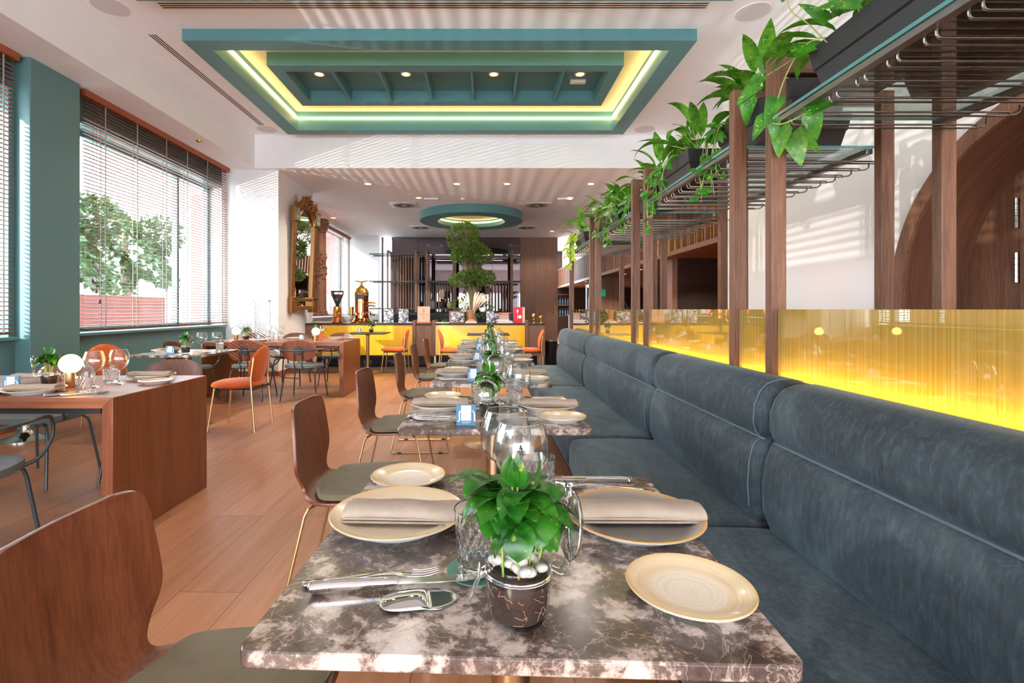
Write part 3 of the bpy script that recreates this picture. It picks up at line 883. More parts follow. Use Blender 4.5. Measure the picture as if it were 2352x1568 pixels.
# ------------------------------------------------------------------ outside
M['asphalt'] = paint('pale_street', (222, 218, 212), 0.9)
struct('ground_street', MB().box(-40, -5.0, -20, 50, -0.3, -0.2), M['asphalt'])
M['bld'] = paint('pale_facade', (226, 218, 210), 0.8); M['bld_red'] = paint('red_facade', (206, 66, 62), 0.8)
def building(x0, x1, y0, y1, h, mat, label, nwin):
    t = thing('building', label, 'building', (0, 0, 0))
    MB().box(x0, x1, y0, y1, -0.2, h).build('facade', mat, t)
    n = int((y1-y0)/2.2)
    for i in range(n):
        for j in range(nwin):
            yy = y0+0.8+i*2.2; zz = 0.9+j*3.0
            MB().box(x1, x1+0.04, yy, yy+1.1, zz, zz+1.6).build('window', M['frame_grey'], t)
M['terrace'] = wood('red_brown_boards', (92, 42, 32), (122, 60, 46), 'y', 1, 0.7)
t = thing('terrace_screen', 'red brown terrace screen outside, low behind the main blind', 'screen', (0, 0, 0))
MB().box(-7.2, -7.1, 6.6, 11.1, -0.2, 1.46).build('panel', M['terrace'], t)
building(-26, -20, 6, 19.5, 5.2, M['bld'], 'pale low building across the street seen through the main blind', 1)
building(-20, -14, 34, 48, 9, M['bld_red'], 'red fronted building far along the street past the far window', 2)
def leaf_card(m, p, d, s, w=0.5):
    d = d.normalized(); u = d.orthogonal().normalized(); u = Matrix.Rotation(R.uniform(0, 6.28), 3, d) @ u
    a = p; b = p + d*s
    m.add([a, a+d*s*0.5+u*s*w*0.5, b, a+d*s*0.5-u*s*w*0.5], [(0, 1, 2, 3)])
def street_tree(x, y, h, r, label):
    t = thing('street_tree', label, 'tree', (x, y, -0.2), 0, 'trees on the street')
    m = MB(); m.tube(smooth_path([(0,0,0), (0.05,0.03,h*0.3), (-0.04,0.05,h*0.55), (0.02,0,h*0.8)], 3), [0.16]*4+[0.12]*3+[0.07]*3, 8)
    m.build('trunk', M['bark'], t)
    m = MB()
    for k in range(2600):
        v = Vector((R.gauss(0,1), R.gauss(0,1), R.gauss(0,1))).normalized()
        rr = r*(0.55+0.45*R.random()**0.5)*(0.75+0.25*sin(5*v.x+3*v.y+4*v.z))
        p = Vector((v.x*rr, v.y*rr, h*0.68+v.z*rr*0.9))
        leaf_card(m, p, Vector((v.x+R.uniform(-1,1), v.y+R.uniform(-1,1), v.z+R.uniform(-1,0.6))), R.uniform(0.14, 0.26), 0.6)
    m.build('foliage', M['leaf_out'], t)
street_tree(-9.0, 10.2, 4.2, 1.55, 'leafy street tree outside the left part of the main window')
street_tree(-10.5, 14.6, 4.6, 1.7, 'leafy street tree outside the right part of the main window')

# ================================================================== TABLES
def round_rect(w, d, r, n=5):
    pts = []
    for cx, cy_, a0 in ((w/2-r, d/2-r, 0), (-w/2+r, d/2-r, pi/2), (-w/2+r, -d/2+r, pi), (w/2-r, -d/2+r, 3*pi/2)):
        for i in range(n+1):
            a = a0 + (pi/2)*i/n
            pts.append((cx + r*cos(a), cy_ + r*sin(a)))
    return pts
def pedestal(t, ztop, rbase=0.235, rcol=0.036, mat='brass_b'):
    MB().lathe([(0, 0), (rbase, 0), (rbase, 0.010), (rbase-0.012, 0.016), (rcol+0.03, 0.020), (rcol+0.012, 0.03), (rcol+0.004, 0.05)], 48).build('base_disc', M[mat], t)
    MB().lathe([(rcol, 0.03), (rcol, ztop-0.03), (rcol+0.03, ztop-0.012), (0.11, ztop-0.006), (0.11, ztop)], 28).build('column', M[mat], t)
def mk_marble_table():
    t = thing('marble_table', '', 'table')
    MB().prism(round_rect(0.73, 0.71, 0.018), 'z', 0.727, 0.75).build('table_top', M['marble'], t, bev=0.003)
    pedestal(t, 0.727)
    return t
put_table = placer(mk_marble_table)
TN = ['nearest', 'second', 'third', 'fourth', 'fifth', 'sixth']
TC = [(0.052, 0.992, radians(-2.2)), (0.036, 2.21, 0), (0.036, 3.335, 0), (0.040, 4.455, 0), (0.045, 5.575, 0), (0.045, 6.64, 0)]
for (x, y, r), nm in zip(TC, TN):
    put_table((x, y, 0), r, f'brown and cream marble table beside the velvet banquettes, {nm} in the row', 'marble tables along the banquettes')
put_table((-3.10, 5.20, 0), 0, 'brown marble table by the teal window wall between the two long wooden tables')
def mk_bistro():
    t = thing('bistro_table', '', 'table')
    MB().prism(round_rect(0.75, 0.75, 0.03), 'z', 0.735, 0.75).build('table_top', M['dark_wood'], t, bev=0.003)
    pedestal(t, 0.735, 0.22, 0.03)
    return t
put_bistro = placer(mk_bistro)
put_bistro((0.05, 9.10, 0), 0, 'thin dark square pedestal table in front of the middle yellow counter panel')
put_bistro((-2.22, 9.45, 0), 0, 'thin dark square pedestal table in front of the left yellow counter panel')

def long_table(x0, x1, y0, y1, label):
    t = thing('wooden_table', label, 'table', ((x0+x1)/2, (y0+y1)/2, 0), 0, 'long wooden waterfall tables')
    w = (x1-x0)/2; d = (y1-y0)/2; T = 0.056
    MB().prism([(-w, 0.75), (-w+T, 0.75-T), (w-T, 0.75-T), (w, 0.75)], 'y', -d, d).build('table_top', M['oak_x'], t, bev=0.003)
    MB().prism([(w, 0.7495), (w, 0), (w-T, 0), (w-T, 0.75-T)][::-1], 'y', -d, d).build('end_panel', M['oak'], t, bev=0.003)
    MB().prism([(-w, 0.7495), (-w, 0), (-w+T, 0), (-w+T, 0.75-T)], 'y', -d, d).build('end_panel', M['oak'], t, bev=0.003)
    m = MB(); m.box(-w+T+0.02, w-T-0.02, -d+0.02, -d+0.05, 0.665, 0.693); m.box(-w+T+0.02, w-T-0.02, d-0.05, d-0.02, 0.665, 0.693)
    m.build('under_frame', M['black_metal'], t)
    return t
long_table(-3.90, -1.876, 2.52, 3.372, 'near long wooden table with a solid end panel at the left picture edge')
long_table(-3.85, -1.925, 6.79, 7.70, 'far long wooden table with a solid end panel in front of the pilaster')

# ================================================================== CHAIRS
def strip_surface(st, n=13):
    """st: list of (x, z, halfwidth, cup); rows across y"""
    m = MB(); vs = []; N = len(st)
    for x, z, w, cup in st:
        for k in range(n):
            q = -1 + 2*k/(n-1)
            vs.append((x + cup*q*q, q*w, z + (abs(q)**3)*0.004))
    fs = [(i*n+k, (i+1)*n+k, (i+1)*n+k+1, i*n+k+1) for i in range(N-1) for k in range(n-1)]
    return m.add(vs, fs)
def interp(keys, n):
    out = []
    P = [Vector(k[:3]) for k in keys]; Q = [Vector((k[3], 0, 0)) for k in keys]
    a = smooth_path(P, n); b = smooth_path(Q, n)
    return [(p.x, p.y, max(0.001, p.z), q.x) for p, q in zip(a, b)]
def mk_shell_chair():
    t = thing('shell_chair', '', 'chair')
    keys = [(0.232, 0.452, 0.10, 0.0), (0.228, 0.453, 0.155, -0.004), (0.205, 0.455, 0.19, -0.006), (0.12, 0.452, 0.208, 0.0), (0.0, 0.446, 0.214, 0.0), (-0.10, 0.444, 0.208, 0.0),
            (-0.155, 0.450, 0.190, 0.004), (-0.188, 0.466, 0.160, 0.010), (-0.206, 0.492, 0.152, 0.016), (-0.217, 0.525, 0.172, 0.022), (-0.224, 0.56, 0.203, 0.028), (-0.229, 0.60, 0.214, 0.032),
            (-0.238, 0.68, 0.205, 0.034), (-0.247, 0.755, 0.193, 0.034), (-0.252, 0.788, 0.180, 0.032), (-0.2535, 0.801, 0.160, 0.028), (-0.254, 0.807, 0.115, 0.016)]
    strip_surface(interp(keys, 3)).build('plywood_shell', M['ply'], t, ang=70, solid=0.011, bev=0.002)
    kp = [(0.222, 0.470, 0.10, 0.0), (0.214, 0.474, 0.165, -0.004), (0.19, 0.476, 0.188, -0.006), (0.11, 0.475, 0.200, 0.0), (0.0, 0.470, 0.205, 0.0), (-0.09, 0.467, 0.195, 0.0), (-0.135, 0.469, 0.165, 0.012), (-0.158, 0.472, 0.10, 0.016)]
    strip_surface(interp(kp, 3)).build('seat_pad', M['olive'], t, ang=70, solid=0.022, bev=0.008)
    for s in (-1, 1):
        pts = [(-0.10, s*0.06, 0.434), (-0.135, s*0.165, 0.434), (-0.155, s*0.188, 0.425), (-0.168, s*0.196, 0.40), (-0.25, s*0.215, 0.035), (-0.256, s*0.217, 0.016), (-0.238, s*0.217, 0.0075),
               (0.205, s*0.217, 0.0075), (0.224, s*0.217, 0.016), (0.218, s*0.215, 0.035), (0.152, s*0.196, 0.40), (0.140, s*0.188, 0.425), (0.12, s*0.165, 0.434), (0.09, s*0.06, 0.434)]
        leg = MB().tube(pts, 0.006, 8).build('leg_frame', M['brass'], t)
        g = MB(); g.box(-0.20, -0.165, s*0.217-0.007, s*0.217+0.007, 0, 0.013); g.box(0.14, 0.175, s*0.217-0.007, s*0.217+0.007, 0, 0.013)
        g.build('glide', M['black'], leg)
    return t
put_shell = placer(mk_shell_chair)
for (x, y, r), nm in zip([(-0.535, 0.915, 0.0), (-0.53, 2.12, 0.02), (-0.555, 3.19, -0.02), (-0.535, 4.36, 0.03), (-0.555, 5.42, 0.0), (-0.555, 6.50, -0.02)], TN):
    put_shell((x, y, 0), r, f'bent plywood chair with olive seat pad and brass wire legs at the {nm} marble table', 'plywood chairs along the marble tables')

def mk_armchair():
    t = thing('armchair', '', 'chair')
    keys = [(0.0, 0, 0, 0)]
    m = MB()
    def seat(u, v):
        a = 2*pi*u; r = v
        ex = 2.6
        cx = abs(cos(a))**(2/ex)*(1 if cos(a) > 0 else -1); cy_ = abs(sin(a))**(2/ex)*(1 if sin(a) > 0 else -1)
        return (0.235*r*cx, 0.225*r*cy_, 0.452 - 0.012*(1-r*r))
    m.grid(seat, 40, 8, True)
    m.build('seat_pad', M['grey_fab'], t, ang=70, solid=0.034, bev=0.012)
    m = MB()
    def back(u, v):
        a = 2*pi*u; ex = 2.5
        cx = abs(cos(a))**(2/ex)*(1 if cos(a) > 0 else -1); cz = abs(sin(a))**(2/ex)*(1 if sin(a) > 0 else -1)
        x = 0.228*v*cx; z = 0.140*v*cz - (0.012*v*abs(cx) if cz < 0 else 0)
        return (x*(1-0.12*max(0, -z)/0.14), -0.235 + 0.55*x*x - 0.12*z, 0.668 + z)
    m.grid(back, 44, 8, True)
    m.build('backrest', M['ply'], t, ang=70, solid=0.012, bev=0.002)
    MB().tube([(0, -0.262, 0.664), (0, -0.247, 0.666)], 0.054, 24).build('back_disc', M['grey_metal'], t, bev=0.002)
    pts = smooth_path([(-0.10, 0.06, 0.428), (-0.19, 0.07, 0.432), (-0.262, 0.12, 0.455), (-0.292, 0.175, 0.52), (-0.300, 0.19, 0.59), (-0.302, 0.165, 0.645), (-0.304, 0.10, 0.666), (-0.296, -0.06, 0.672),
                       (-0.255, -0.19, 0.672), (-0.15, -0.250, 0.668), (0, -0.262, 0.666)], 4)
    for s in (-1, 1):
        MB().tube([(-s*p.x, p.y, p.z) for p in pts], 0.0095, 8).build('arm_rail', M['grey_metal'], t)
        MB().tube(smooth_path([(s*0.05, -0.258, 0.65), (s*0.05, -0.245, 0.55), (s*0.05, -0.225, 0.44), (s*0.05, -0.19, 0.425), (s*0.05, -0.05, 0.422)], 3), 0.008, 8).build('back_upright', M['grey_metal'], t)
        for f in (-1, 1):
            pl = smooth_path([(s*0.03, f*0.10, 0.425), (s*0.12, f*0.135, 0.425), (s*0.170, f*0.162, 0.412), (s*0.192, f*0.178, 0.375), (s*0.208, f*0.195, 0.25), (s*0.234, f*0.232, 0.006)], 4)
            lg = MB().tube(pl, 0.0098, 8).build('leg', M['grey_metal'], t)
    return t
put_arm = placer(mk_armchair)
AR = 'armchairs at the window tables'
put_arm((-3.10, 6.66, 0), 0.0, 'dark tube armchair with round wooden back, centre front of the far wooden table', AR)
put_arm((-2.405, 6.66, 0), 0.0, 'dark tube armchair with round wooden back, front right of the far wooden table', AR)
put_arm((-3.78, 6.42, 0), -0.5, 'dark tube armchair behind the marble table by the window, turned towards the wall', AR)
put_arm((-3.80, 8.02, 0), pi, 'dark tube armchair with wooden back behind the far wooden table, at its window end', AR)
put_arm((-3.10, 7.98, 0), pi, 'dark tube armchair with wooden back behind the far wooden table, centre', AR)
put_arm((-2.36, 7.98, 0), pi, 'dark tube armchair with wooden back behind the far wooden table, by its end panel', AR)
put_arm((-2.40, 3.64, 0), pi, 'dark tube armchair behind the near wooden table, its wooden back towards the window', AR)
put_arm((-2.42, 2.27, 0), 0.35, 'dark tube armchair at the left picture edge in front of the near wooden table', AR)
put_arm((-3.12, 3.52, 0), pi, 'dark tube armchair with grey seat far behind the near wooden table, at the left edge', AR)

def mk_orange():
    t = thing('orange_chair', '', 'chair')
    m = MB()
    def cush(u, v):
        a = 2*pi*u; p = -pi/2 + pi*v
        ex = 2.5
        cx = abs(cos(a))**(2/ex)*(1 if cos(a) > 0 else -1); cy_ = abs(sin(a))**(2/ex)*(1 if sin(a) > 0 else -1)
        c = abs(cos(p))**0.55
        return (0.232*c*cx*(1-0.10*(cy_ < 0)*abs(cy_)), 0.235*c*cy_+0.01, 0.447 + (0.050 if p > 0 else 0.028)*abs(sin(p))**0.9*(1 if p > 0 else -1))
    m.grid(cush, 40, 15, True); m.build('seat_cushion', M['orange'], t, ang=80)
    m = MB()
    def bk(u, v):
        a = 2*pi*u; p = -pi/2 + pi*v
        c = abs(cos(p))**0.45
        x = 0.195*c*cos(a); z = 0.185*c*sin(a)
        if z < 0: x *= 1-0.10*(z/0.185)**2
        return (x, -0.220 + 0.9*x*x - 0.20*z + 0.028*sin(p), 0.645 + z)
    m.grid(bk, 44, 15, True); m.build('backrest', M['orange'], t, ang=80)
    for s in (-1, 1):
        pts = [(s*0.178, -0.225, 0.725), (s*0.186, -0.205, 0.56), (s*0.192, -0.205, 0.45), (s*0.205, -0.245, 0.004)]
        MB().tube(smooth_path(pts, 4), 0.0095, 8).build('rear_leg', M['brass'], t)
        MB().tube([(s*0.165, 0.165, 0.425), (s*0.20, 0.215, 0.004)], 0.0095, 8).build('front_leg', M['brass'], t)
    m = MB(); m.box(-0.19, 0.19, -0.218, -0.195, 0.405, 0.43); m.box(-0.17, 0.17, 0.15, 0.18, 0.405, 0.425); m.box(-0.13, -0.10, -0.2, 0.16, 0.405, 0.42); m.box(0.10, 0.13, -0.2, 0.16, 0.405, 0.42)
    m.build('under_frame', M['black_metal'], t)
    return t
put_or = placer(mk_orange)
ORG = 'orange upholstered chairs'
put_or((-2.47, 5.03, 0), pi/2, 'large orange upholstered chair with brass legs right of the window-side marble table', ORG)
put_or((-3.78, 5.12, 0), -2.1, 'orange upholstered chair against the teal wall left of the window-side marble table', ORG)
put_or((-1.68, 9.26, 0), pi/2, 'orange chair right of the thin dark table by the left yellow counter panel', ORG)
put_or((-2.92, 9.50, 0), -pi/2, 'orange chair left of the thin dark table, mostly hidden by the far wooden table', ORG)
put_or((-0.60, 9.12, 0), -pi/2, 'orange chair left of the thin dark table by the middle yellow counter panel', ORG)
put_or((0.80, 9.12, 0), pi/2, 'orange chair right of the thin dark table beside the far banquette end', ORG)
t = thing('trumpet_stool', 'chrome trumpet base standing on the floor under the near wooden table', 'stool', (-4.25, 4.62, 0))
MB().lathe([(0, 0), (0.20, 0), (0.20, 0.008), (0.15, 0.022), (0.07, 0.05), (0.035, 0.09), (0.028, 0.2), (0.028, 0.40)], 40).build('trumpet_base', M['chrome'], t)
MB().lathe([(0, 0.40), (0.16, 0.40), (0.18, 0.42), (0.175, 0.47), (0.12, 0.485), (0, 0.487)], 36).build('seat', M['grey_fab'], t)

# ================================================================== COUNTER
FY = 10.30
t = thing('service_counter', 'long service counter with yellow ribbed panels and a dark stone top', 'counter', (0, 0, 0))
MB().box(-3.70, 1.227, FY-0.02, FY+0.72, 0.872, 0.907).build('counter_top', M['dark_wood'], t, bev=0.003)
MB().box(-3.66, 1.20, FY+0.03, FY+0.70, 0.235, 0.872).build('carcass', M['back_panel'], t)
MB().box(-3.36, -1.505, FY, FY+0.03, 0.255, 0.868).build('yellow_panel', M['yellow_rib'], t)
MB().box(-1.03, 0.812, FY, FY+0.03, 0.255, 0.868).build('yellow_panel', M['yellow'], t)
for x0, x1 in ((-3.70, -3.37), (-1.43, -1.10), (0.87, 1.227)):
    MB().box(x0, x1, FY, FY+0.03, 0.235, 0.868).build('walnut_panel', M['back_panel'], t)
MB().box(-3.6, 1.1, FY+0.35, FY+0.38, 0.004, 0.235).build('darkening_board', M['black'], t)  # black board added so the space under the counter stays dark
for x in (-1.50, -1.10, 0.815):
    MB().box(x, x+0.065, FY-0.03, FY+0.73, 0.235, 0.965).build('divider_fin', M['walnut'], t, bev=0.004)
for x in (-3.3, -1.47, -1.06, 0.85, 1.18):
    MB().box(x, x+0.035, FY+0.05, FY+0.085, 0.004, 0.236).build('leg', M['brass'], t)
t = thing('waste_bin', 'black cylindrical waste bin on the floor right of the counter', 'bin', (1.42, 10.9, 0))
MB().lathe([(0, 0.004), (0.135, 0.004), (0.14, 0.02), (0.14, 0.50), (0, 0.50)], 32).build('body', M['black'], t)
MB().lathe([(0.128, 0.50), (0.146, 0.503), (0.146, 0.525), (0.128, 0.528)], 32).build('rim', M['steel'], t)

# ================================================================== TABLEWARE
TT = 0.7502
def leaf(m, base, d, up, L, W, curl=0.3, fold=0.25, shape='oval', n=7):
    """a single leaf blade: base point, direction, up, length, width"""
    d = Vector(d).normalized(); up = Vector(up); s = d.cross(up)
    s = s.normalized() if s.length > 1e-4 else d.orthogonal().normalized()
    u = s.cross(d).normalized()
    vs = []; p = Vector(base); th = 0.0
    for i in range(n):
        t = i/(n-1)
        if shape == 'heart': w = W*0.5*(max(0.0, 1-t)**0.75)*(1.0 if t > 0.12 else 0.55+t*3.7)*1.05
        elif shape == 'lance': w = W*0.5*sin(pi*min(1, t**0.8))**0.9
        else: w = W*0.5*sin(pi*min(1.0, 0.06+0.94*t**0.85))**0.8
        if i == n-1: w = 0.0005
        dd = d*cos(th) - u*sin(th); uu = u*cos(th) + d*sin(th)
        back = -dd*W*0.16 if (shape == 'heart' and i == 0) else Vector((0, 0, 0))
        vs += [p + s*w + uu*w*fold + back, p, p - s*w + uu*w*fold + back]
        p = p + dd*(L/(n-1)); th += curl/(n-1)*2
    fs = []
    for i in range(n-1):
        a = i*3; b = a+3
        fs += [(a, a+1, b+1, b), (a+1, a+2, b+2, b+1)]
    m.add(vs, fs)

def mk_plate(kind):
    def f():
        if kind == 'small':
            prof = [(0, 0.006), (0.045, 0.005), (0.058, 0.0), (0.063, 0.0), (0.068, 0.006), (0.0945, 0.018), (0.0955, 0.020), (0.094, 0.0215), (0.070, 0.012), (0.05, 0.0095), (0, 0.009)]
            t = MB().lathe(prof, 56).build('side_plate', M['porcelain'])
            t.data.materials.append(M['plate_small'])
        else:
            prof = [(0, 0.007), (0.070, 0.006), (0.088, 0.0), (0.094, 0.0), (0.100, 0.008), (0.1375, 0.023), (0.1395, 0.026), (0.1375, 0.0275), (0.128, 0.0245), (0.104, 0.014), (0.085, 0.0108), (0, 0.0102)]
            t = MB().lathe(prof, 64).build('dinner_plate', M['porcelain'])
            t.data.materials.append(M['plate_cream'] if kind == 'cream' else M['plate_grey'])
        for p in t.data.polygons:
            if p.normal.z > 0.2 and p.center.z > 0.0085: p.material_index = 1
        return tag(t, '', 'plate')
    return f
put_cream = placer(mk_plate('cream')); put_grey = placer(mk_plate('grey')); put_small = placer(mk_plate('small'))
def mk_napkin():
    # flat roll of folded linen: section in (y, z), run along x
    m = MB(); n = 22; k = 20; vs = []
    top = []
    for i in range(k):
        a = 2*pi*i/k
        ex = 2.8
        cy_ = abs(cos(a))**(2/ex)*(1 if cos(a) > 0 else -1); cz = abs(sin(a))**(2/ex)*(1 if sin(a) > 0 else -1)
        top.append((0.043*cy_, 0.0115 + 0.0112*cz + (0.006 if cz > 0 and cy_ < 0.3 else 0)*max(0, cz)))
    for j in range(n):
        q = j/(n-1); x = -0.124 + 0.248*q
        e = min(1.0, 0.86 + 3*min(q, 1-q))
        for (y, z) in top:
            vs.append((x, y*(0.98+0.02*sin(9*q)) + 0.003*sin(5*q), 0.0115 + (z-0.0115)*e + 0.0012*sin(14*q+y*40)))
    fs = []
    for j in range(n-1):
        for i in range(k): fs.append((j*k+i, j*k+(i+1) % k, (j+1)*k+(i+1) % k, (j+1)*k+i))
    fs += [tuple(range(k))[::-1], tuple((n-1)*k+i for i in range(k))]
    m.add(vs, fs)
    t = thing('napkin', '', 'napkin')
    m.build('folded_cloth', M['napkin'], t, ang=60, fix=True)
    m = MB()
    for z, y0 in ((0.003, -0.047), (0.009, -0.0455)):
        m.box(-0.121, 0.120, y0, 0.0, z-0.0016, z+0.0026)
    m.build('loose_edge', M['napkin'], t, bev=0.0015)
    return t
put_nap = placer(mk_napkin)
def mk_wine():
    t = thing('wine_glass', '', 'glass')
    MB().lathe([(0.006, 0.0845), (0.02, 0.0925), (0.038, 0.105), (0.050, 0.127), (0.0535, 0.147), (0.051, 0.170), (0.0445, 0.192), (0.0392, 0.2045)], 44).build('bowl', M['thin_glass'], t, ang=80)
    MB().tube([(0.0392*cos(2*pi*i/36), 0.0392*sin(2*pi*i/36), 0.2047) for i in range(36)], 0.0006, 5, True).build('rim', M['rim_glass'], t)
    MB().lathe([(0, 0.0), (0.036, 0.0), (0.038, 0.001), (0.035, 0.0025), (0.012, 0.006), (0.005, 0.013), (0.0042, 0.03), (0.0042, 0.070), (0.0065, 0.0835), (0.004, 0.087), (0, 0.0875)], 28).build('stem', M['glass'], t, ang=80)
    return t
M['rim_glass'] = flat('bright_glass_rim', (235, 240, 240), 0.05, 0, Transmission_Weight=0.6)
def one_mesh(f):
    def g():
        t = f(); ch = t.children[0]
        o = ch; o.parent = None
        for k in ('label', 'category'): o[k] = t[k]
        o.name = t.name + '_x'; nm = t.name
        bpy.data.objects.remove(t); o.name = nm; o.data.name = nm
        return o
    return g
put_wine = placer(mk_wine)
def mk_tumbler():
    t = thing('tumbler', '', 'glass')
    def cut(a, k, z):
        if 0.006 < z < 0.082:
            w = z*95
            return -0.0016*abs(sin(8*a + w)) - 0.0016*abs(sin(8*a - w)) + 0.001
        return 0
    n = 24
    prof = [(0, 0.0), (0.030, 0.0), (0.034, 0.003)] + [(0.0345+0.0045*i/n, 0.006+0.077*i/n) for i in range(n+1)] + [(0.0395, 0.088), (0.0405, 0.104), (0.0396, 0.1055), (0.0386, 0.104), (0.0372, 0.088), (0.0335, 0.018), (0.030, 0.013), (0, 0.012)]
    m = MB().lathe(prof, 96, rfun=lambda a, k, z: cut(a, k, z) if k < n+4 else 0)
    m.build('body', M['glass'], t, ang=25)
    return t
put_tumbler = placer(one_mesh(mk_tumbler))
M['coaster'] = flat('green_card', (96, 148, 130), 0.6)
def mk_coaster(): return tag(MB().lathe([(0, 0), (0.052, 0), (0.0525, 0.001), (0.052, 0.002), (0, 0.002)], 44).build('coaster', M['coaster']), '', 'coaster')
put_coaster = placer(mk_coaster)

# cutlery (lying along +x, handle at -x)
def ribbon(pts, th, n=9):
    """pts: (x, z, halfwidth, cup)"""
    m = MB(); P = smooth_path([Vector(p[:3]) for p in pts], 4); Q = smooth_path([Vector((p[3], 0, 0)) for p in pts], 4)
    vs = []
    for p, q in zip(P, Q):
        for k in range(n):
            e = -1+2*k/(n-1); vs.append((p.x, e*max(p.z, 0.0004), p.y + q.x*e*e))
    N = len(P)
    fs = [(i*n+k, (i+1)*n+k, (i+1)*n+k+1, i*n+k+1) for i in range(N-1) for k in range(n-1)]
    return m.add(vs, fs)
HANDLE = [(-0.105, 0.004, 0.002, 0), (-0.102, 0.0045, 0.0075, -0.001), (-0.085, 0.005, 0.0095, -0.001), (-0.05, 0.006, 0.007, -0.0006), (0.0, 0.008, 0.004, 0), (0.035, 0.0075, 0.0034, 0)]
def mk_fork():
    t = thing('fork', '', 'cutlery')
    ribbon(HANDLE + [(0.05, 0.005, 0.006, 0.0), (0.062, 0.0035, 0.0115, 0.002), (0.07, 0.003, 0.0125, 0.002)], 0.002).build('handle', M['chrome'], t, solid=0.0022, ang=70)
    for k in range(4):
        y = -0.0105+0.007*k
        MB().tube([(0.069, y, 0.0045), (0.085, y, 0.0030), (0.10, y*0.95, 0.0042), (0.112, y*0.93, 0.007)], [0.0017, 0.0016, 0.0014, 0.0009], 6).build('tine', M['chrome'], t)
    return t
def mk_spoon():
    t = thing('spoon', '', 'cutlery')
    ribbon(HANDLE, 0.002).build('handle', M['chrome'], t, solid=0.0022, ang=70)
    ribbon([(0.034, 0.0075, 0.0034, 0), (0.045, 0.0045, 0.010, 0.002), (0.06, 0.0015, 0.0185, 0.006), (0.08, 0.0012, 0.0205, 0.007), (0.095, 0.003, 0.015, 0.004), (0.103, 0.0065, 0.005, 0.001), (0.105, 0.007, 0.001, 0)], 0.002).build('bowl', M['chrome'], t, solid=0.0015, ang=70)
    return t
def mk_knife():
    t = thing('knife', '', 'cutlery')
    m = MB(); m.tube(smooth_path([(-0.115, 0, 0.006), (-0.112, 0, 0.0065), (-0.09, 0, 0.0075), (-0.05, 0, 0.007), (-0.012, 0, 0.0065), (0.0, 0, 0.006)], 3), [0.003, 0.005, 0.0065] + [0.0078]*4 + [0.0075]*3 + [0.0062]*3 + [0.0055]*3, 10)
    m.v = [(x, y*1.35, z) for x, y, z in m.v]; m.build('handle', M['chrome'], t)
    MB().prism([(0.0, -0.0075), (0.03, -0.0085), (0.09, -0.0095), (0.115, -0.006), (0.122, 0.001), (0.118, 0.0065), (0.0, 0.0065)], 'z', 0.005, 0.0072).build('blade', M['chrome'], t, bev=0.0006)
    return t
put_fork = placer(mk_fork); put_spoon = placer(mk_spoon); put_knife = placer(mk_knife)
def mk_scoop():
    """short broad dessert knife and spoon head lying crosswise in front of the knife"""
    t = thing('cake_server', '', 'cutlery')
    ribbon([(-0.064, 0.006, 0.004, 0), (-0.058, 0.005, 0.0105, -0.001), (-0.040, 0.0075, 0.0150, -0.003), (-0.012, 0.0085, 0.0158, -0.004), (0.000, 0.006, 0.0155, -0.002), (0.006, 0.003, 0.0158, 0.0), (0.020, 0.0025, 0.0155, 0.0), (0.036, 0.0025, 0.0100, 0), (0.046, 0.003, 0.004, 0), (0.049, 0.003, 0.001, 0)], 0.002).build('polished_blade', M['chrome'], t, solid=0.0018, ang=70)
    return t
put_scoop = placer(mk_scoop)

# menu card stand (the square code printed on it is left out)
M['card_blue'] = flat('blue_card', (86, 138, 172), 0.5); M['card_white'] = flat('white_print', (236, 240, 246), 0.6)
def mk_card():
    t = thing('menu_card', '', 'card')
    MB().box(-0.0375, 0.0375, 0, 0.016, 0, 0.080).build('block', M['card_blue'], t, bev=0.0008)
    m = MB(); y0, y1 = -0.0006, 0.0004
    m.box(-0.0188, 0.0192, y0, y1, 0.020, 0.0785)
    m.build('white_field', M['card_white'], t)
    m = MB()
    # long hooked stroke on the left, arch stroke on the right, two faint lines of small print
    def stroke(pts, w):
        P = smooth_path([Vector((x, z, ww)) for (x, z), ww in zip(pts, w)], 4)
        vs = []
        for i, p in enumerate(P):
            a = P[min(i+1, len(P)-1)]-P[max(i-1, 0)]; nx, nz = -a.y, a.x; l = sqrt(nx*nx+nz*nz) or 1
            vs += [(p.x+nx/l*p.z, y0, p.y+nz/l*p.z), (p.x-nx/l*p.z, y0, p.y-nz/l*p.z)]
        m.add(vs, [(2*i, 2*i+1, 2*i+3, 2*i+2) for i in range(len(P)-1)])
    stroke([(-0.0335, 0.0205), (-0.0295, 0.0175), (-0.0255, 0.022), (-0.0255, 0.040), (-0.0255, 0.053), (-0.022, 0.0595)], [0.0006, 0.0014, 0.0024, 0.0028, 0.0022, 0.0006])
    stroke([(-0.0222, 0.050), (-0.0195, 0.0565), (-0.0175, 0.0585)], [0.001, 0.0011, 0.0006])
    stroke([(0.020, 0.0592), (0.0265, 0.0555), (0.0318, 0.047), (0.0325, 0.033), (0.0325, 0.0172)], [0.0007, 0.0016, 0.0026, 0.0030, 0.0030])
    for z, x0, x1 in ((0.0140, -0.018, 0.018), (0.0108, -0.013, 0.013)): m.add([(x0, y0, z), (x1, y0, z), (x1, y0, z+0.0012), (x0, y0, z+0.0012)], [(0, 1, 2, 3)])
    m.build('print', M['card_white'], t)
    return t
put_card = placer(mk_card)

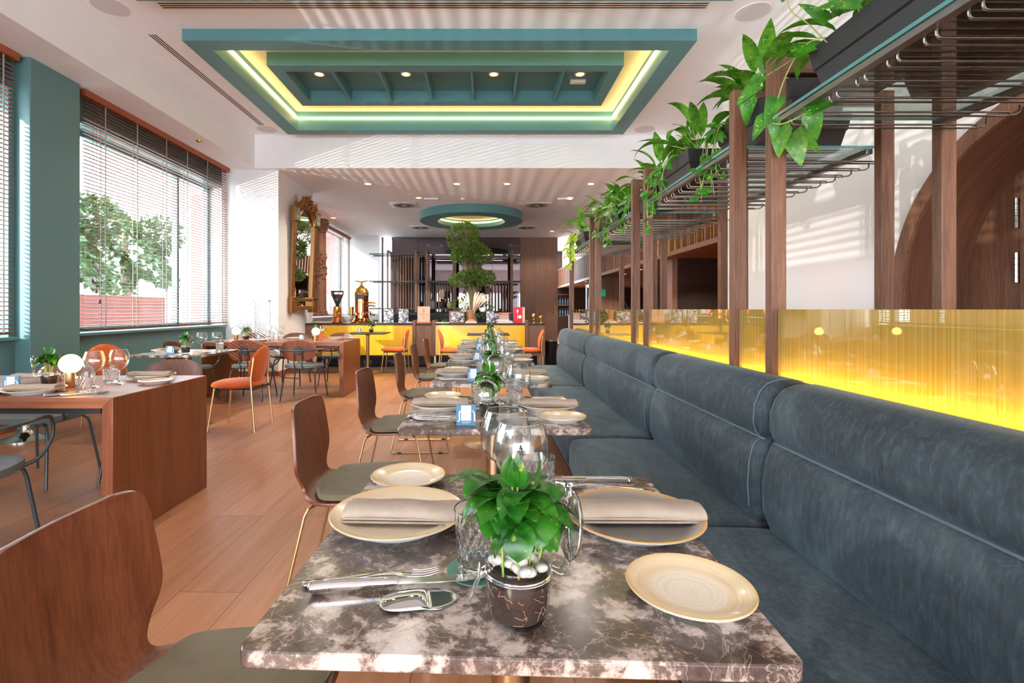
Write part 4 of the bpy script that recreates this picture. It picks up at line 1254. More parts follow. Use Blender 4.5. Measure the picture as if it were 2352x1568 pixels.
# clip-top jar with a seedling
def mk_jar(seed, lean, lid_at, hero=False):
    rr = random.Random(seed)
    def f():
        t = thing('jar_planter', '', 'potted plant')
        MB().lathe([(0, 0.002), (0.030, 0.0), (0.036, 0.002), (0.0395, 0.010), (0.0425, 0.045), (0.0435, 0.060), (0.0415, 0.068), (0.0425, 0.074), (0.0445, 0.078), (0.043, 0.0805), (0.0405, 0.079)], 40).build('glass_jar', M['jar_glass'], t, ang=80)
        MB().lathe([(0, 0.0075), (0.032, 0.0075), (0.0362, 0.012), (0.0392, 0.045), (0.0398, 0.056), (0.02, 0.064), (0, 0.067)], 32).build('soil', M['soil'], t)
        m = MB()
        for k in range(40 if hero else 8):
            a = rr.uniform(0, 6.28); z = rr.uniform(0.014, 0.052); da = rr.uniform(-0.09, 0.09); dz = rr.uniform(-0.004, 0.004); pts = []
            for i in range(6):
                pts.append(((0.0368+0.07*z)*cos(a), (0.0368+0.07*z)*sin(a), z))
                a += da + rr.uniform(-0.05, 0.05); z = min(0.056, max(0.013, z + dz + rr.uniform(-0.002, 0.002)))
            m.tube(pts, 0.00028, 4)
        m.build('root_hair', M['root'], t)
        if hero:
            for k in range(26):
                a = k*2.4; r = 0.003+0.031*((k % 6)/5); s = rr.uniform(0.0064, 0.0088)
                q = Matrix.Rotation(rr.uniform(0, 3), 3, 'Z') @ Matrix.Rotation(rr.uniform(-0.7, 0.7), 3, 'X')
                MB().ball((r*cos(a), r*sin(a), 0.073+0.012*(1-r/0.034)+rr.uniform(0, 0.008)), (s*0.95, s*1.35, s*0.85), 14, 8, q).build('pebble', M['pebble'], t)
        else:
            m = MB()
            for k in range(12):
                a = k*2.4; r = 0.006+0.026*((k % 5)/4); s = rr.uniform(0.006, 0.009)
                m.ball((r*cos(a), r*sin(a), 0.070+0.006*(1-r/0.034)), (s, s*1.3, s*0.85), 8, 6, Matrix.Rotation(rr.uniform(0, 3), 3, 'Z'))
            o = m.build('pebble', M['pebble'], t); o['kind'] = 'stuff'
        m = MB(); m.tube([(0.0436*cos(2*pi*i/28), 0.0436*sin(2*pi*i/28), 0.0675) for i in range(28)], 0.0013, 6, True); m.tube([(0.0440*cos(2*pi*i/28), 0.0440*sin(2*pi*i/28), 0.0645) for i in range(28)], 0.0010, 6, True)
        ca, sa = cos(lid_at), sin(lid_at)
        L = lambda r, s, z: (r*ca - s*sa, r*sa + s*ca, z)
        for s in (-0.008, 0.008): m.tube(smooth_path([L(0.043, s, 0.067), L(0.056, s, 0.060), L(0.064, s, 0.068), L(0.066, s, 0.080)], 3), 0.0014, 6)
        for s in (-0.006, 0.006): m.tube(smooth_path([L(-0.043, s, 0.070), L(-0.050, s, 0.064), L(-0.058, s, 0.045), L(-0.064, s*0.4, 0.028)], 3), 0.0014, 6)
        m.tube(smooth_path([L(-0.050, -0.009, 0.074), L(-0.053, 0, 0.055), L(-0.050, 0.009, 0.074)], 4), 0.0012, 6)
        m.build('wire_bail', M['chrome'], t)
        # lid standing open at the hinge
        lid = MB().lathe([(0, -0.004), (0.034, -0.004), (0.036, 0.0), (0.043, 0.001), (0.0445, 0.004), (0.043, 0.007), (0.036, 0.008), (0.033, 0.005), (0, 0.004)], 40)
        lid.xform(Matrix.Translation(Vector(L(0.066, 0, 0.124))) @ Matrix.Rotation(lid_at, 4, 'Z') @ Matrix.Rotation(radians(97), 4, 'Y'))
        lid.build('glass_lid', M['lid_glass'], t, ang=80)
        m = MB(); m.tube([tuple(Matrix.Translation(Vector(L(0.069, 0, 0.124))) @ Matrix.Rotation(lid_at, 4, 'Z') @ Matrix.Rotation(radians(97), 4, 'Y') @ Vector((0.0442*cos(2*pi*i/28), 0.0442*sin(2*pi*i/28), 0))) for i in range(28)], 0.0012, 6, True)
        m.tube(smooth_path([L(0.0665, -0.012, 0.166), L(0.067, -0.010, 0.178), L(0.067, 0.010, 0.178), L(0.0665, 0.012, 0.166)], 3), 0.0014, 6)
        m.build('lid_wire', M['chrome'], t)
        st = MB(); lf = MB(); N = 19 if hero else 12
        tops = []
        for k in range(N):
            a = k*2.399 + rr.uniform(-0.3, 0.3); r0 = rr.uniform(0.004, 0.026); r1 = r0 + rr.uniform(0.002, 0.018); z1 = rr.uniform(0.132, 0.180)
            p0 = Vector((r0*cos(a), r0*sin(a), 0.062)); p1 = Vector((r1*cos(a)+lean*0.015, r1*sin(a), z1))
            st.tube([p0, (p0+p1)/2+Vector((rr.uniform(-.004, .004), rr.uniform(-.004, .004), 0)), p1], [0.0016, 0.0014, 0.0012], 6)
            nl = 4 if hero else 3
            for j in range(nl):
                b = a + 2*pi*j/nl + rr.uniform(-0.5, 0.5); el = rr.uniform(-0.75, 0.6)
                d = Vector((cos(b)*cos(el), sin(b)*cos(el), sin(el)))
                leaf(lf, p1, d, (0, 0, 1), rr.uniform(0.046, 0.072), rr.uniform(0.032, 0.046), rr.uniform(0.2, 0.8), 0.18)
        for k in range(3):
            a = rr.uniform(0, 6.28); p1 = Vector((0.02*cos(a), 0.02*sin(a), 0.185)); st.tube([(0.01*cos(a), 0.01*sin(a), 0.15), p1], 0.0012, 6)
            leaf(lf, p1, (cos(a)*0.4, sin(a)*0.4, 1), (cos(a), sin(a), 0.2), 0.045, 0.026, 0.3, 0.15)
        st.build('stems', M['stem'], t); lf.build('foliage', M['leaf_jar'], t, ang=80)
        return t
    return f
M['jar_glass'] = pane('jar_glass', (248, 250, 250), 1.3, 1.5)
M['root'] = flat('pale_root', (206, 164, 136), 0.8)
M['lid_glass'] = pane('pressed_glass_lid', (240, 246, 244), 2.6, 1.55)
put_hero = placer(mk_jar(3, 0.0, radians(8), True))
put_jar = placer(mk_jar(8, 0.2, radians(-95)))
put_jar2 = placer(mk_jar(21, 0.2, radians(-80)))

# globe lamp
def mk_lamp():
    t = thing('globe_lamp', '', 'lamp')
    MB().lathe([(0, 0), (0.029, 0), (0.030, 0.002), (0.030, 0.085), (0.027, 0.088), (0, 0.088)], 32).build('brass_base', M['brass'], t)
    MB().ball((0, 0, 0.133), 0.055, 28, 18).build('globe', M['bulb'], t)
    return t
put_lamp = placer(mk_lamp)

# ---- lay the row of marble tables
def lay(i, nm):
    cx, cy_, r = TC[i]
    z = TT
    q = Matrix.Rotation(r, 3, 'Z')
    def P(dx, dy, dz=0.0):
        v = q @ Vector((dx, dy, 0)); return (cx+v.x, cy_+v.y, z+dz)
    tb = f'the {nm} marble table'
    hero = i == 0
    jx, jy = (0.006, -0.270) if hero else (0.005 if i != 1 else -0.02, -0.16)
    if hero: put_hero(P(jx, jy), r, f'glass jar of seedlings with white pebbles at the front of {tb}', 'jar planters', (1.1, 1.1, 1.06))
    else: (put_jar if i % 2 else put_jar2)(P(jx, jy), R.uniform(-0.3, 0.3), f'clip-top glass jar of green seedlings on {tb}', 'jar planters')
    put_cream(P(-0.236, 0.045), 0, f'large cream dinner plate under a napkin, chair side of {tb}', 'dinner plates')
    put_nap(P(-0.215 if hero else -0.236, 0.035, 0.0190), r + (0.0 if hero else R.uniform(-0.1, 0.1)), f'folded beige napkin on the cream plate, chair side of {tb}', 'folded napkins')
    put_small(P(-0.245 if not hero else -0.262, 0.29), 0, f'small cream side plate at the far chair-side corner of {tb}', 'side plates')
    if hero: put_grey(P(0.252, 0.05), 0, 'large grey dinner plate with amber rim on the nearest marble table', 'dinner plates')
    else: put_cream(P(0.243, 0.03), 0, f'large cream dinner plate under a napkin, banquette side of {tb}', 'dinner plates')
    put_nap(P(0.262 if hero else 0.243, 0.055 if hero else 0.02, 0.0190), r + (0.03 if hero else R.uniform(-0.1, 0.1)), f'folded beige napkin on the {"grey" if hero else "cream"} plate, banquette side of {tb}', 'folded napkins')
    put_small(P(0.272, -0.205), 0, f'small cream side plate at the near banquette-side corner of {tb}', 'side plates')
    a1 = (-0.060, -0.140) if hero else (-0.060, 0.02)
    a2 = (0.062, 0.160) if hero else (0.098, 0.10)
    for (ax, ay_), dz, side in ((a1, 0.002, 'chair'), (a2, 0.002, 'banquette')):
        put_coaster(P(ax, ay_), 0, f'round green coaster under the cut-glass tumbler, {side} side of {tb}', 'coasters')
        put_tumbler(P(ax, ay_, dz), R.uniform(0, 3), f'cut-glass tumbler on a coaster, {side} side of {tb}', 'cut-glass tumblers')
    w1 = (0.020, 0.035) if hero else (0.015, 0.15)
    w2 = (-0.012, 0.150) if hero else (0.108, -0.025)
    put_wine(P(*w1), 0, f'balloon wine glass {"just behind the plant, nearer one" if hero else "behind the plant"} on {tb}', 'wine glasses', (1.1, 1.1, 1.05) if hero else None)
    put_wine(P(*w2), 0, f'balloon wine glass {"standing left of the nearer one" if hero else "right of the plant"} on {tb}', 'wine glasses', (1.1, 1.1, 1.05) if hero else None)
    # cutlery
    if hero:
        put_knife(P(-0.185, -0.200, 0.004), radians(7), f'silver table knife lying across the fork at the front of {tb}', 'cutlery', (1.18, 1.25, 1.1))
        put_fork(P(-0.235, -0.180, 0.001), radians(10), f'silver fork under the knife at the front of {tb}', 'cutlery')
        put_scoop(P(-0.135, -0.236, 0.0), radians(10), f'short broad polished server beside the knife at the front of {tb}', 'cutlery', (1.05, 1.75, 1.2))
    else:
        put_knife(P(-0.235, -0.155, 0.001), radians(4), f'silver table knife in front of the chair-side plate on {tb}', 'cutlery')
        put_fork(P(-0.225, -0.178, 0.001), radians(2), f'silver fork in front of the knife, chair side of {tb}', 'cutlery')
        put_spoon(P(-0.21, -0.21, 0.001), radians(-4), f'silver spoon in front of the fork, chair side of {tb}', 'cutlery')
    put_fork(P(0.225, 0.262 if hero else 0.225, 0.001), pi+radians(-8), f'silver fork behind the banquette-side plate on {tb}', 'cutlery')
    put_knife(P(0.195, 0.305 if hero else 0.262, 0.001), pi+radians(-2), f'silver table knife behind the banquette-side plate on {tb}', 'cutlery')
    if not hero:
        put_card(P(-0.110, -0.30 if i == 1 else -0.26), R.uniform(-0.04, 0.04), f'small blue and white menu card stand at the front of {tb}', 'menu cards')
for i, nm in enumerate(TN): lay(i, nm)

# window-side marble table
def S(x, y, dz=0.0): return (x, y, TT+dz)
W = 'the window-side marble table'
put_card(S(-3.12, 4.95), 0.15, f'small blue menu card stand on {W}', 'menu cards')
put_jar2(S(-3.03, 5.06), 0.9, f'clip-top glass jar of seedlings on {W}', 'jar planters')
put_wine(S(-2.93, 5.17), 0, f'balloon wine glass on {W}, nearer the seedlings', 'wine glasses')
put_wine(S(-2.80, 5.22), 0, f'balloon wine glass on {W}, next to the tumbler', 'wine glasses')
put_tumbler(S(-2.845, 5.36), 0.4, f'cut-glass tumbler at the back right of {W}', 'cut-glass tumblers')
put_cream(S(-3.31, 5.20), 0, f'large cream dinner plate on the wall side of {W}', 'dinner plates')
put_nap(S(-3.31, 5.20, 0.0190), 1.4, f'folded beige napkin on the wall-side plate of {W}', 'folded napkins')
put_small(S(-2.86, 5.02), 0, f'small cream side plate at the front right of {W}', 'side plates')

# near wooden table
W = 'the near wooden table'
put_card(S(-2.58, 2.72), 0.2, f'small blue menu card stand at the left edge of {W}', 'menu cards')
put_jar(S(-2.53, 2.90), 0.75 - pi/2, f'clip-top glass jar of bright green seedlings on {W}', 'jar planters')
put_lamp(S(-2.37, 2.86), 0, f'glowing white globe lamp on a brass base on {W}', 'globe lamps')
put_tumbler(S(-2.165, 2.70), 0.3, f'cut-glass tumbler in front of the globe lamp on {W}', 'cut-glass tumblers')
put_tumbler(S(-2.27, 3.03), 0.7, f'cut-glass tumbler behind the wine glasses on {W}', 'cut-glass tumblers')
put_wine(S(-2.235, 2.86), 0, f'balloon wine glass beside the globe lamp on {W}', 'wine glasses')
put_wine(S(-2.18, 2.98), 0, f'balloon wine glass behind the other one on {W}', 'wine glasses')
put_cream(S(-2.40, 2.665), 0, f'large cream dinner plate at the front of {W}', 'dinner plates')
put_nap(S(-2.40, 2.665, 0.0190), 0.12, f'folded beige napkin on the front plate of {W}', 'folded napkins')
put_cream(S(-2.15, 3.22), 0, f'large cream dinner plate at the back of {W}, near the end panel', 'dinner plates')
put_nap(S(-2.15, 3.22, 0.0190), 0.15, f'folded beige napkin on the back plate of {W}, near the end panel', 'folded napkins')
put_small(S(-1.985, 3.02), 0, f'small cream side plate near the end panel of {W}', 'side plates')
put_cream(S(-2.80, 3.12), 0, f'large cream dinner plate at the back of {W}, left picture edge', 'dinner plates')
put_nap(S(-2.80, 3.12, 0.0190), 0.1, f'folded beige napkin on the back plate of {W}, left picture edge', 'folded napkins')
put_small(S(-2.60, 2.60), 0, f'small cream side plate at the front left of {W}', 'side plates')
put_knife(S(-2.14, 2.60, 0.001), 0.6, f'silver table knife at the front right of {W}', 'cutlery')
put_spoon(S(-2.09, 2.62, 0.001), 0.55, f'silver spoon at the front right of {W}', 'cutlery')

# far wooden table
W = 'the far wooden table'
put_lamp(S(-3.545, 7.12), 0, f'glowing white globe lamp on {W}, at its window end', 'globe lamps')
put_jar(S(-3.44, 7.20), 1.2, f'clip-top glass jar of seedlings on {W}, at its window end', 'jar planters')
put_card(S(-3.22, 7.10), 0.1, f'small blue menu card stand on {W}, left one', 'menu cards')
put_wine(S(-3.04, 7.15), 0, f'balloon wine glass on {W}, left of the pair', 'wine glasses')
put_wine(S(-2.93, 7.17), 0, f'balloon wine glass on {W}, right of the pair', 'wine glasses')
put_tumbler(S(-3.00, 7.02), 0.3, f'cut-glass tumbler on {W}, below the left wine glass', 'cut-glass tumblers')
put_tumbler(S(-2.87, 7.02), 0.6, f'cut-glass tumbler on {W}, below the right wine glass', 'cut-glass tumblers')
put_cream(S(-2.82, 7.45), 0, f'large cream dinner plate at the back of {W}, middle', 'dinner plates')
put_card(S(-2.63, 7.15), -0.1, f'small blue menu card stand on {W}, right one', 'menu cards')
put_jar2(S(-2.45, 7.20), 0.6, f'clip-top glass jar of leafy seedlings on {W}, beside the right lamp', 'jar planters')
put_lamp(S(-2.385, 7.04), 0, f'glowing white globe lamp on {W}, near its end panel', 'globe lamps')
put_wine(S(-2.33, 7.18), 0, f'balloon wine glass on {W}, right of the lamp', 'wine glasses')
put_cream(S(-2.16, 7.30), 0, f'large cream dinner plate on {W}, near its end panel', 'dinner plates')
put_nap(S(-2.16, 7.30, 0.0190), 0.2, f'folded beige napkin on the plate at the end of {W}', 'folded napkins')
put_small(S(-1.99, 7.48), 0, f'small cream side plate at the back corner of {W}', 'side plates')
put_cream(S(-3.15, 6.95), 0, f'large cream dinner plate at the front of {W}', 'dinner plates')
# bistro tables
put_jar2((-2.17, 9.52, TT), 0.5, 'clip-top glass jar of seedlings on the thin dark table by the left yellow panel', 'jar planters')
put_card((-2.36, 9.36, TT), 0.0, 'small blue menu card stand on the thin dark table by the left yellow panel', 'menu cards')
put_jar((0.09, 9.06, TT), 0.5, 'clip-top glass jar of seedlings on the thin dark table by the middle yellow panel', 'jar planters')
put_nap((-0.16, 9.10, TT), 0.1, 'folded beige napkin on the thin dark table by the middle yellow panel', 'folded napkins')

# ================================================================== PLANTERS ON THE GLASS SHELVES
def trough(t, y0, y1, X, dx=0.0):
    zb, zt = 1.953, 2.118; w0, w1 = 0.090, 0.128
    def ring(z, w, ins): return [(X-w, y0+ins, z), (X+w, y0+ins, z), (X+w, y1-ins, z), (X-w, y1-ins, z)]
    m = MB(); lv = [ring(zb, w0, 0.03), ring(zb+0.088, 0.110, 0.012), ring(zb+0.092, 0.116, 0.008), ring(zt-0.004, w1, 0.0), ring(zt, w1, 0.0), ring(zt, w1-0.010, 0.010), ring(zt-0.03, w1-0.014, 0.014)]
    vs = [p for r in lv for p in r]; fs = [(3, 2, 1, 0)]
    for k in range(len(lv)-1):
        for i in range(4): fs.append((k*4+i, k*4+(i+1) % 4, k*4+4+(i+1) % 4, k*4+4+i))
    m.add(vs, fs).build('trough', M['black_plast'], t, bev=0.002)
    MB().box(X-w1+0.013, X+w1-0.013, y0+0.013, y1-0.013, zt-0.05, zt-0.028).build('soil', M['soil'], t)
def spath(lf, st, rr, p, n, side=-1, size=1.0):
    for k in range(n):
        a = rr.uniform(-2.0, 2.0) + (pi if side < 0 else 0); el = rr.uniform(0.45, 1.35)
        d = Vector((cos(a)*cos(el), sin(a)*cos(el)*1.1, sin(el)))
        sl = rr.uniform(0.08, 0.20)*size
        e = p + d*sl + Vector((0, 0, -0.01))
        st.tube([p, p+d*sl*0.5+Vector((0, 0, 0.012)), e], [0.0028, 0.0024, 0.002], 5)
        leaf(lf, e, d, (0, 0, 1), rr.uniform(0.15, 0.25)*size, rr.uniform(0.045, 0.070)*size, rr.uniform(0.35, 1.15), 0.16, 'lance', 9)
def vine(lf, st, rr, pts, n, size=0.055):
    P = smooth_path(pts, 5)
    st.tube(P, 0.0018, 5)
    for k in range(n):
        q = P[int((k+0.6)/n*(len(P)-1))]
        a = rr.uniform(0, 6.28); d = Vector((cos(a)*0.7-0.3, sin(a)*0.8, rr.uniform(-1.1, 0.1)))
        b = q + d.normalized()*0.02; st.tube([q, b], 0.0012, 4)
        leaf(lf, b, d, Vector((-0.8, -0.5, 0.5)), rr.uniform(0.8, 1.2)*size, rr.uniform(0.7, 0.95)*size, rr.uniform(0.1, 0.5), 0.15, 'heart', 7)
def planter(y0, y1, X, seed, label, sp=(), trails=(), mat='leaf', vmat='leaf_var', group='black planters on the glass shelves'):
    t = thing('planter', label, 'planter', (0, 0, 0), 0, group)
    trough(t, y0, y1, X)
    rr = random.Random(seed); st = MB(); a = MB(); b = MB()
    for (f, n, size) in sp:
        spath(a, st, rr, Vector((X+rr.uniform(-0.03, 0.03), y0+f*(y1-y0), 2.09)), int(n*1.6), -1, size*1.08)
    for (f, drop, out, n, size) in trails:
        y = y0+f*(y1-y0)
        for j in range(4):
            yy = y + rr.uniform(-0.08, 0.08); o = out*rr.uniform(0.7, 1.2)
            pts = [(X, yy, 2.09), (X-0.09, yy+0.01, 2.14), (X-0.145-o*0.3, yy+0.03*rr.uniform(-1, 1), 2.115), (X-0.165-o*0.4, yy+0.06*rr.uniform(-1, 1), 2.09-drop*0.4), (X-0.17-o*0.3, yy+0.09*rr.uniform(-1, 1), 2.09-drop*rr.uniform(0.7, 1.1))]
            vine(b, st, rr, pts, n, size)
    if st.v: st.build('stems', M['stem'], t)
    if a.v: a.build('foliage', M[mat], t, ang=80)
    if b.v: b.build('trailing_foliage', M[vmat], t, ang=80)
    return t
XF = 1.285
planter(0.50, 1.12, XF, 1, 'black planter trough nearest the camera at the top right picture corner', [(0.3, 6, 1.0), (0.8, 5, 1.0)], [])
pl = planter(1.17, 1.795, XF, 2, 'black planter trough with a hanging vine before the nearest walnut frame', [(0.25, 6, 0.8), (0.6, 7, 0.85), (0.85, 4, 0.8)], [])
# the long hanging vine on the nearest frame
st = MB(); lf = MB(); dk = MB(); rr = random.Random(5)
main = smooth_path([(1.22, 1.74, 2.10), (1.155, 1.76, 2.14), (1.115, 1.80, 2.10), (1.095, 1.84, 2.03), (1.085, 1.86, 1.97), (1.065, 1.87, 1.90), (1.085, 1.84, 1.875), (1.125, 1.80, 1.885), (1.15, 1.77, 1.90)], 5)
st.tube(main, 0.0026, 6)
side = smooth_path([(1.115, 1.80, 2.10), (1.09, 1.86, 2.09), (1.06, 1.90, 2.075), (1.04, 1.90, 2.04)], 4); st.tube(side, 0.002, 6)
up = smooth_path([(1.16, 1.70, 2.10), (1.10, 1.70, 2.16), (1.05, 1.72, 2.22), (1.035, 1.72, 2.27)], 4); st.tube(up, 0.002, 6)
for p, d, L, W, mb in (((1.10, 1.79, 2.11), (0.75, -0.5, 0.16), 0.12, 0.075, lf), ((1.035, 1.72, 2.26), (-0.15, 0, 1), 0.13, 0.05, lf), ((1.05, 1.90, 2.08), (-0.7, 0.1, -0.62), 0.09, 0.06, lf), ((1.03, 1.90, 2.04), (-0.55, 0, -0.4), 0.10, 0.07, lf),
                       ((1.00, 1.90, 2.00), (-0.05, 0.2, -1), 0.105, 0.068, lf), ((1.085, 1.86, 1.98), (-0.45, -0.1, -0.8), 0.115, 0.075, lf), ((1.055, 1.88, 1.92), (-0.5, 0, -0.75), 0.10, 0.066, lf), ((1.07, 1.86, 1.90), (0.05, 0, -1), 0.085, 0.05, lf),
                       ((1.14, 1.78, 1.90), (0.40, -0.3, 0.1), 0.10, 0.07, lf), ((1.15, 1.77, 1.885), (0.25, 0.1, -0.6), 0.10, 0.075, lf), ((1.185, 1.93, 1.875), (0.15, -0.2, -1), 0.135, 0.105, dk), ((1.14, 1.93, 1.90), (-0.1, 0, -1), 0.12, 0.085, dk), ((1.22, 1.95, 1.87), (0.9, 0, -0.5), 0.12, 0.08, dk),
                       ((1.13, 1.66, 2.15), (-0.55, 0.2, 0.7), 0.12, 0.055, lf), ((1.15, 1.60, 2.15), (-0.3, 0.2, 1), 0.13, 0.08, lf), ((1.16, 1.55, 2.14), (-0.7, 0.3, 0.2), 0.13, 0.06, lf)):
    leaf(mb, p, d, (-0.5, -0.8, 0.4), L, W, 0.25, 0.18, 'heart', 8)
st.build('vine_stem', M['stem'], pl); lf.build('vine_leaves', M['leaf_var'], pl, ang=80); dk.build('vine_leaves', M['leaf'], pl, ang=80)
planter(1.99, 2.625, XF+0.05, 13, 'black planter trough with tall peace lily behind the second walnut frame', [(0.62, 8, 1.15), (0.72, 7, 1.2), (0.3, 4, 0.8)], [(0.9, 0.30, 0.05, 8, 0.055), (0.98, 0.34, 0.03, 8, 0.055)])
planter(2.87, 3.43, XF, 4, 'black planter trough with drooping lily leaves in the second shelf bay', [(0.15, 9, 1.05), (0.45, 6, 0.9), (0.8, 4, 0.8)], [(0.5, 0.2, 0.05, 6, 0.055), (0.9, 0.34, 0.03, 8, 0.07)])
planter(3.60, 4.22, XF+0.05, 5, 'black planter trough mostly hidden behind the third and fourth walnut frames', [(0.3, 8, 1.05), (0.7, 6, 1.0)], [(0.85, 0.25, 0.03, 7, 0.07)])
planter(4.44, 5.02, XF, 6, 'black planter trough with bushy mixed leaves in the third shelf bay', [(0.2, 8, 1.0), (0.6, 9, 1.05)], [(0.2, 0.3, 0.03, 8, 0.075), (0.85, 0.25, 0.03, 6, 0.06)])
planter(5.17, 5.74, XF+0.05, 7, 'black planter trough with spreading lily leaves behind the fifth and sixth walnut frames', [(0.3, 9, 1.15), (0.75, 9, 1.1)], [(0.5, 0.2, 0.03, 5, 0.06)])
planter(5.92, 6.52, XF, 8, 'farthest black planter trough with lime green trailing leaves', [(0.4, 8, 1.05), (0.8, 7, 1.0)], [(0.75, 0.34, 0.10, 9, 0.08), (0.95, 0.36, 0.12, 9, 0.08)], 'leaf', 'leaf_lime')
planter(1.15, 1.84, 1.63, 9, 'black planter trough on the far edge of the nearest glass shelf', [(0.5, 5, 0.7)], [], group='black planters on the far shelf edge')
planter(2.36, 2.95, 1.60, 10, 'black planter trough on the far edge of the second glass shelf', [(0.5, 5, 0.7)], [], group='black planters on the far shelf edge')

# ------------------------------------------------------------------ bonsai tree behind the counter
t = thing('bonsai_tree', 'tall cloud-pruned bonsai tree behind the service counter under the ceiling ring', 'tree', (-0.36, 13.0, 0))
MB().lathe([(0, 0), (0.30, 0), (0.42, 0.40), (0.44, 0.55), (0.41, 0.56), (0.38, 0.50), (0, 0.50)], 36).build('pot', M['black_plast'], t)
m = MB(); rr = random.Random(4)
m.tube(smooth_path([(0, 0, 0.45), (0.05, 0, 0.8), (-0.03, 0, 1.15), (0.10, 0, 1.5), (0.02, 0, 1.8)], 4), [0.14]*5+[0.12]*4+[0.10]*4+[0.08]*4, 10)
LOBES = [(-0.22, 0.0, 3.02, 0.42, 0.44), (-0.12, 0.05, 3.25, 0.26, 0.20), (-0.05, 0, 2.72, 0.44, 0.26), (0.18, 0.0, 2.60, 0.36, 0.24), (-0.25, 0, 2.55, 0.30, 0.18), (0.22, 0, 2.02, 0.40, 0.20), (-0.22, 0, 1.95, 0.38, 0.18), (0.02, 0, 2.05, 0.36, 0.18), (-0.10, 0.0, 1.40, 0.20, 0.14), (-0.32, 0, 1.30, 0.22, 0.16), (-0.2, 0.05, 1.05, 0.24, 0.16), (0.30, 0.1, 1.2, 0.3, 0.22)]
for lx, ly, lz, lr, lh in LOBES[:8]:
    z0 = 1.5 if lz > 2.3 else 1.25
    m.tube(smooth_path([(0.03+rr.uniform(-.05, .05), rr.uniform(-.05, .05), z0), (lx*0.5+rr.uniform(-.06, .06), rr.uniform(-.06, .06), (z0+lz)/2), (lx*0.8, ly, lz-lh*0.6), (lx, ly, lz)], 4), [0.06]*5+[0.045]*4+[0.03]*4, 8)
m.build('trunk', M['bark'], t)
m = MB()
for lx, ly, lz, lr, lh in LOBES:
    for k in range(int(5200*lr*lr*(0.5 if lz < 1.5 else 1.4))):
        v = Vector((rr.gauss(0, 1), rr.gauss(0, 1), rr.gauss(0, 1))).normalized()
        q = 0.55+0.45*rr.random()**0.4
        p = Vector((lx+v.x*lr*q, ly+v.y*lr*q, lz+v.z*lh*q))
        leaf_card(m, p, Vector((v.x+rr.uniform(-.8, .8), v.y+rr.uniform(-.8, .8), v.z+rr.uniform(-.6, .9))), rr.uniform(0.04, 0.075), 0.6)
m.build('foliage', M['leaf_dark'], t)

# ================================================================== THINGS ON THE COUNTER
CZ = 0.9072
# lever espresso machine, tall domed column with an eagle finial
t = thing('espresso_machine', 'tall domed brass and copper espresso machine with an eagle finial on the counter', 'coffee machine', (-2.63, 10.62, CZ))
MB().lathe([(0, 0), (0.22, 0), (0.225, 0.02), (0.19, 0.04), (0.165, 0.075), (0.15, 0.10)], 40).build('flared_base', M['gold'], t)
MB().lathe([(0.145, 0.10), (0.145, 0.56), (0.15, 0.565), (0.15, 0.59), (0.145, 0.60), (0.142, 0.62)], 40).build('boiler_column', M['copper'], t)
MB().lathe([(0.152, 0.62), (0.155, 0.635), (0.146, 0.65), (0.135, 0.69), (0.10, 0.73), (0.055, 0.76), (0.04, 0.775), (0.045, 0.785), (0.025, 0.80), (0.016, 0.83), (0, 0.84)], 40).build('dome', M['gold'], t)
m = MB(); m.ball((0, 0, 0.855), (0.02, 0.03, 0.03), 10, 8)
for s in (-1, 1): m.tube(smooth_path([(0, 0, 0.86), (s*0.05, 0, 0.875), (s*0.10, 0.0, 0.885), (s*0.145, 0.01, 0.89)], 3), [0.014]*3+[0.012]*3+[0.009]*3+[0.003], 6)
m.build('eagle_finial', M['gold'], t)
MB().box(-0.10, 0.10, -0.158, -0.13, 0.50, 0.60).build('name_plate', M['black'], t, bev=0.006)
for a in (-2.0, -1.2):
    MB().cyl((0.15*cos(a), 0.15*sin(a), 0.44), (0.165*cos(a), 0.165*sin(a), 0.44), 0.03, n=20).build('pressure_gauge', M['gold'], t)
for k in range(3):
    a = -1.9+k*0.75; c, s = cos(a), sin(a)
    m = MB(); m.cyl((0.145*c, 0.145*s, 0.20), (0.20*c, 0.20*s, 0.20), 0.035, n=16); m.cyl((0.20*c, 0.20*s, 0.215), (0.20*c, 0.20*s, 0.165), 0.04, n=18)
    m.build('brew_group', M['copper'], t)
    MB().tube([(0.20*c, 0.20*s, 0.175), (0.34*c, 0.34*s, 0.17)], [0.010, 0.015], 10).build('portafilter_handle', M['black'], t)
m = MB()
for z in (0.42, 0.36):
    m.tube([(0.14, -0.02, z), (0.22, -0.03, z+0.01), (0.27, -0.03, z)], [0.018, 0.014, 0.016], 8); m.ball((0.28, -0.03, z), 0.022, 10, 8)
m.tube(smooth_path([(0.26, -0.03, 0.36), (0.27, -0.03, 0.28), (0.265, -0.03, 0.24)], 3), 0.006, 6)
m.build('steam_valves', M['gold'], t)
t = thing('coffee_grinder', 'brass coffee grinder with a smoked funnel hopper on the counter left', 'coffee grinder', (-3.12, 10.55, CZ))
MB().lathe([(0, 0), (0.115, 0), (0.118, 0.015), (0.10, 0.05), (0.088, 0.11), (0.085, 0.12)], 32).build('flared_base', M['copper'], t)
MB().lathe([(0.083, 0.12), (0.088, 0.13), (0.088, 0.335), (0.08, 0.345), (0.055, 0.355), (0.035, 0.37)], 32).build('body', M['gold'], t)
M['smoke'] = flat('smoked_hopper', (70, 70, 76), 0.1, 0, Transmission_Weight=0.5)
MB().lathe([(0.035, 0.37), (0.04, 0.39), (0.128, 0.60)], 32).build('hopper', M['smoke'], t, solid=0.004)
MB().lathe([(0.129, 0.60), (0.135, 0.63), (0.137, 0.665), (0.130, 0.672), (0, 0.674)], 32).build('hopper_lid', M['glass'], t)
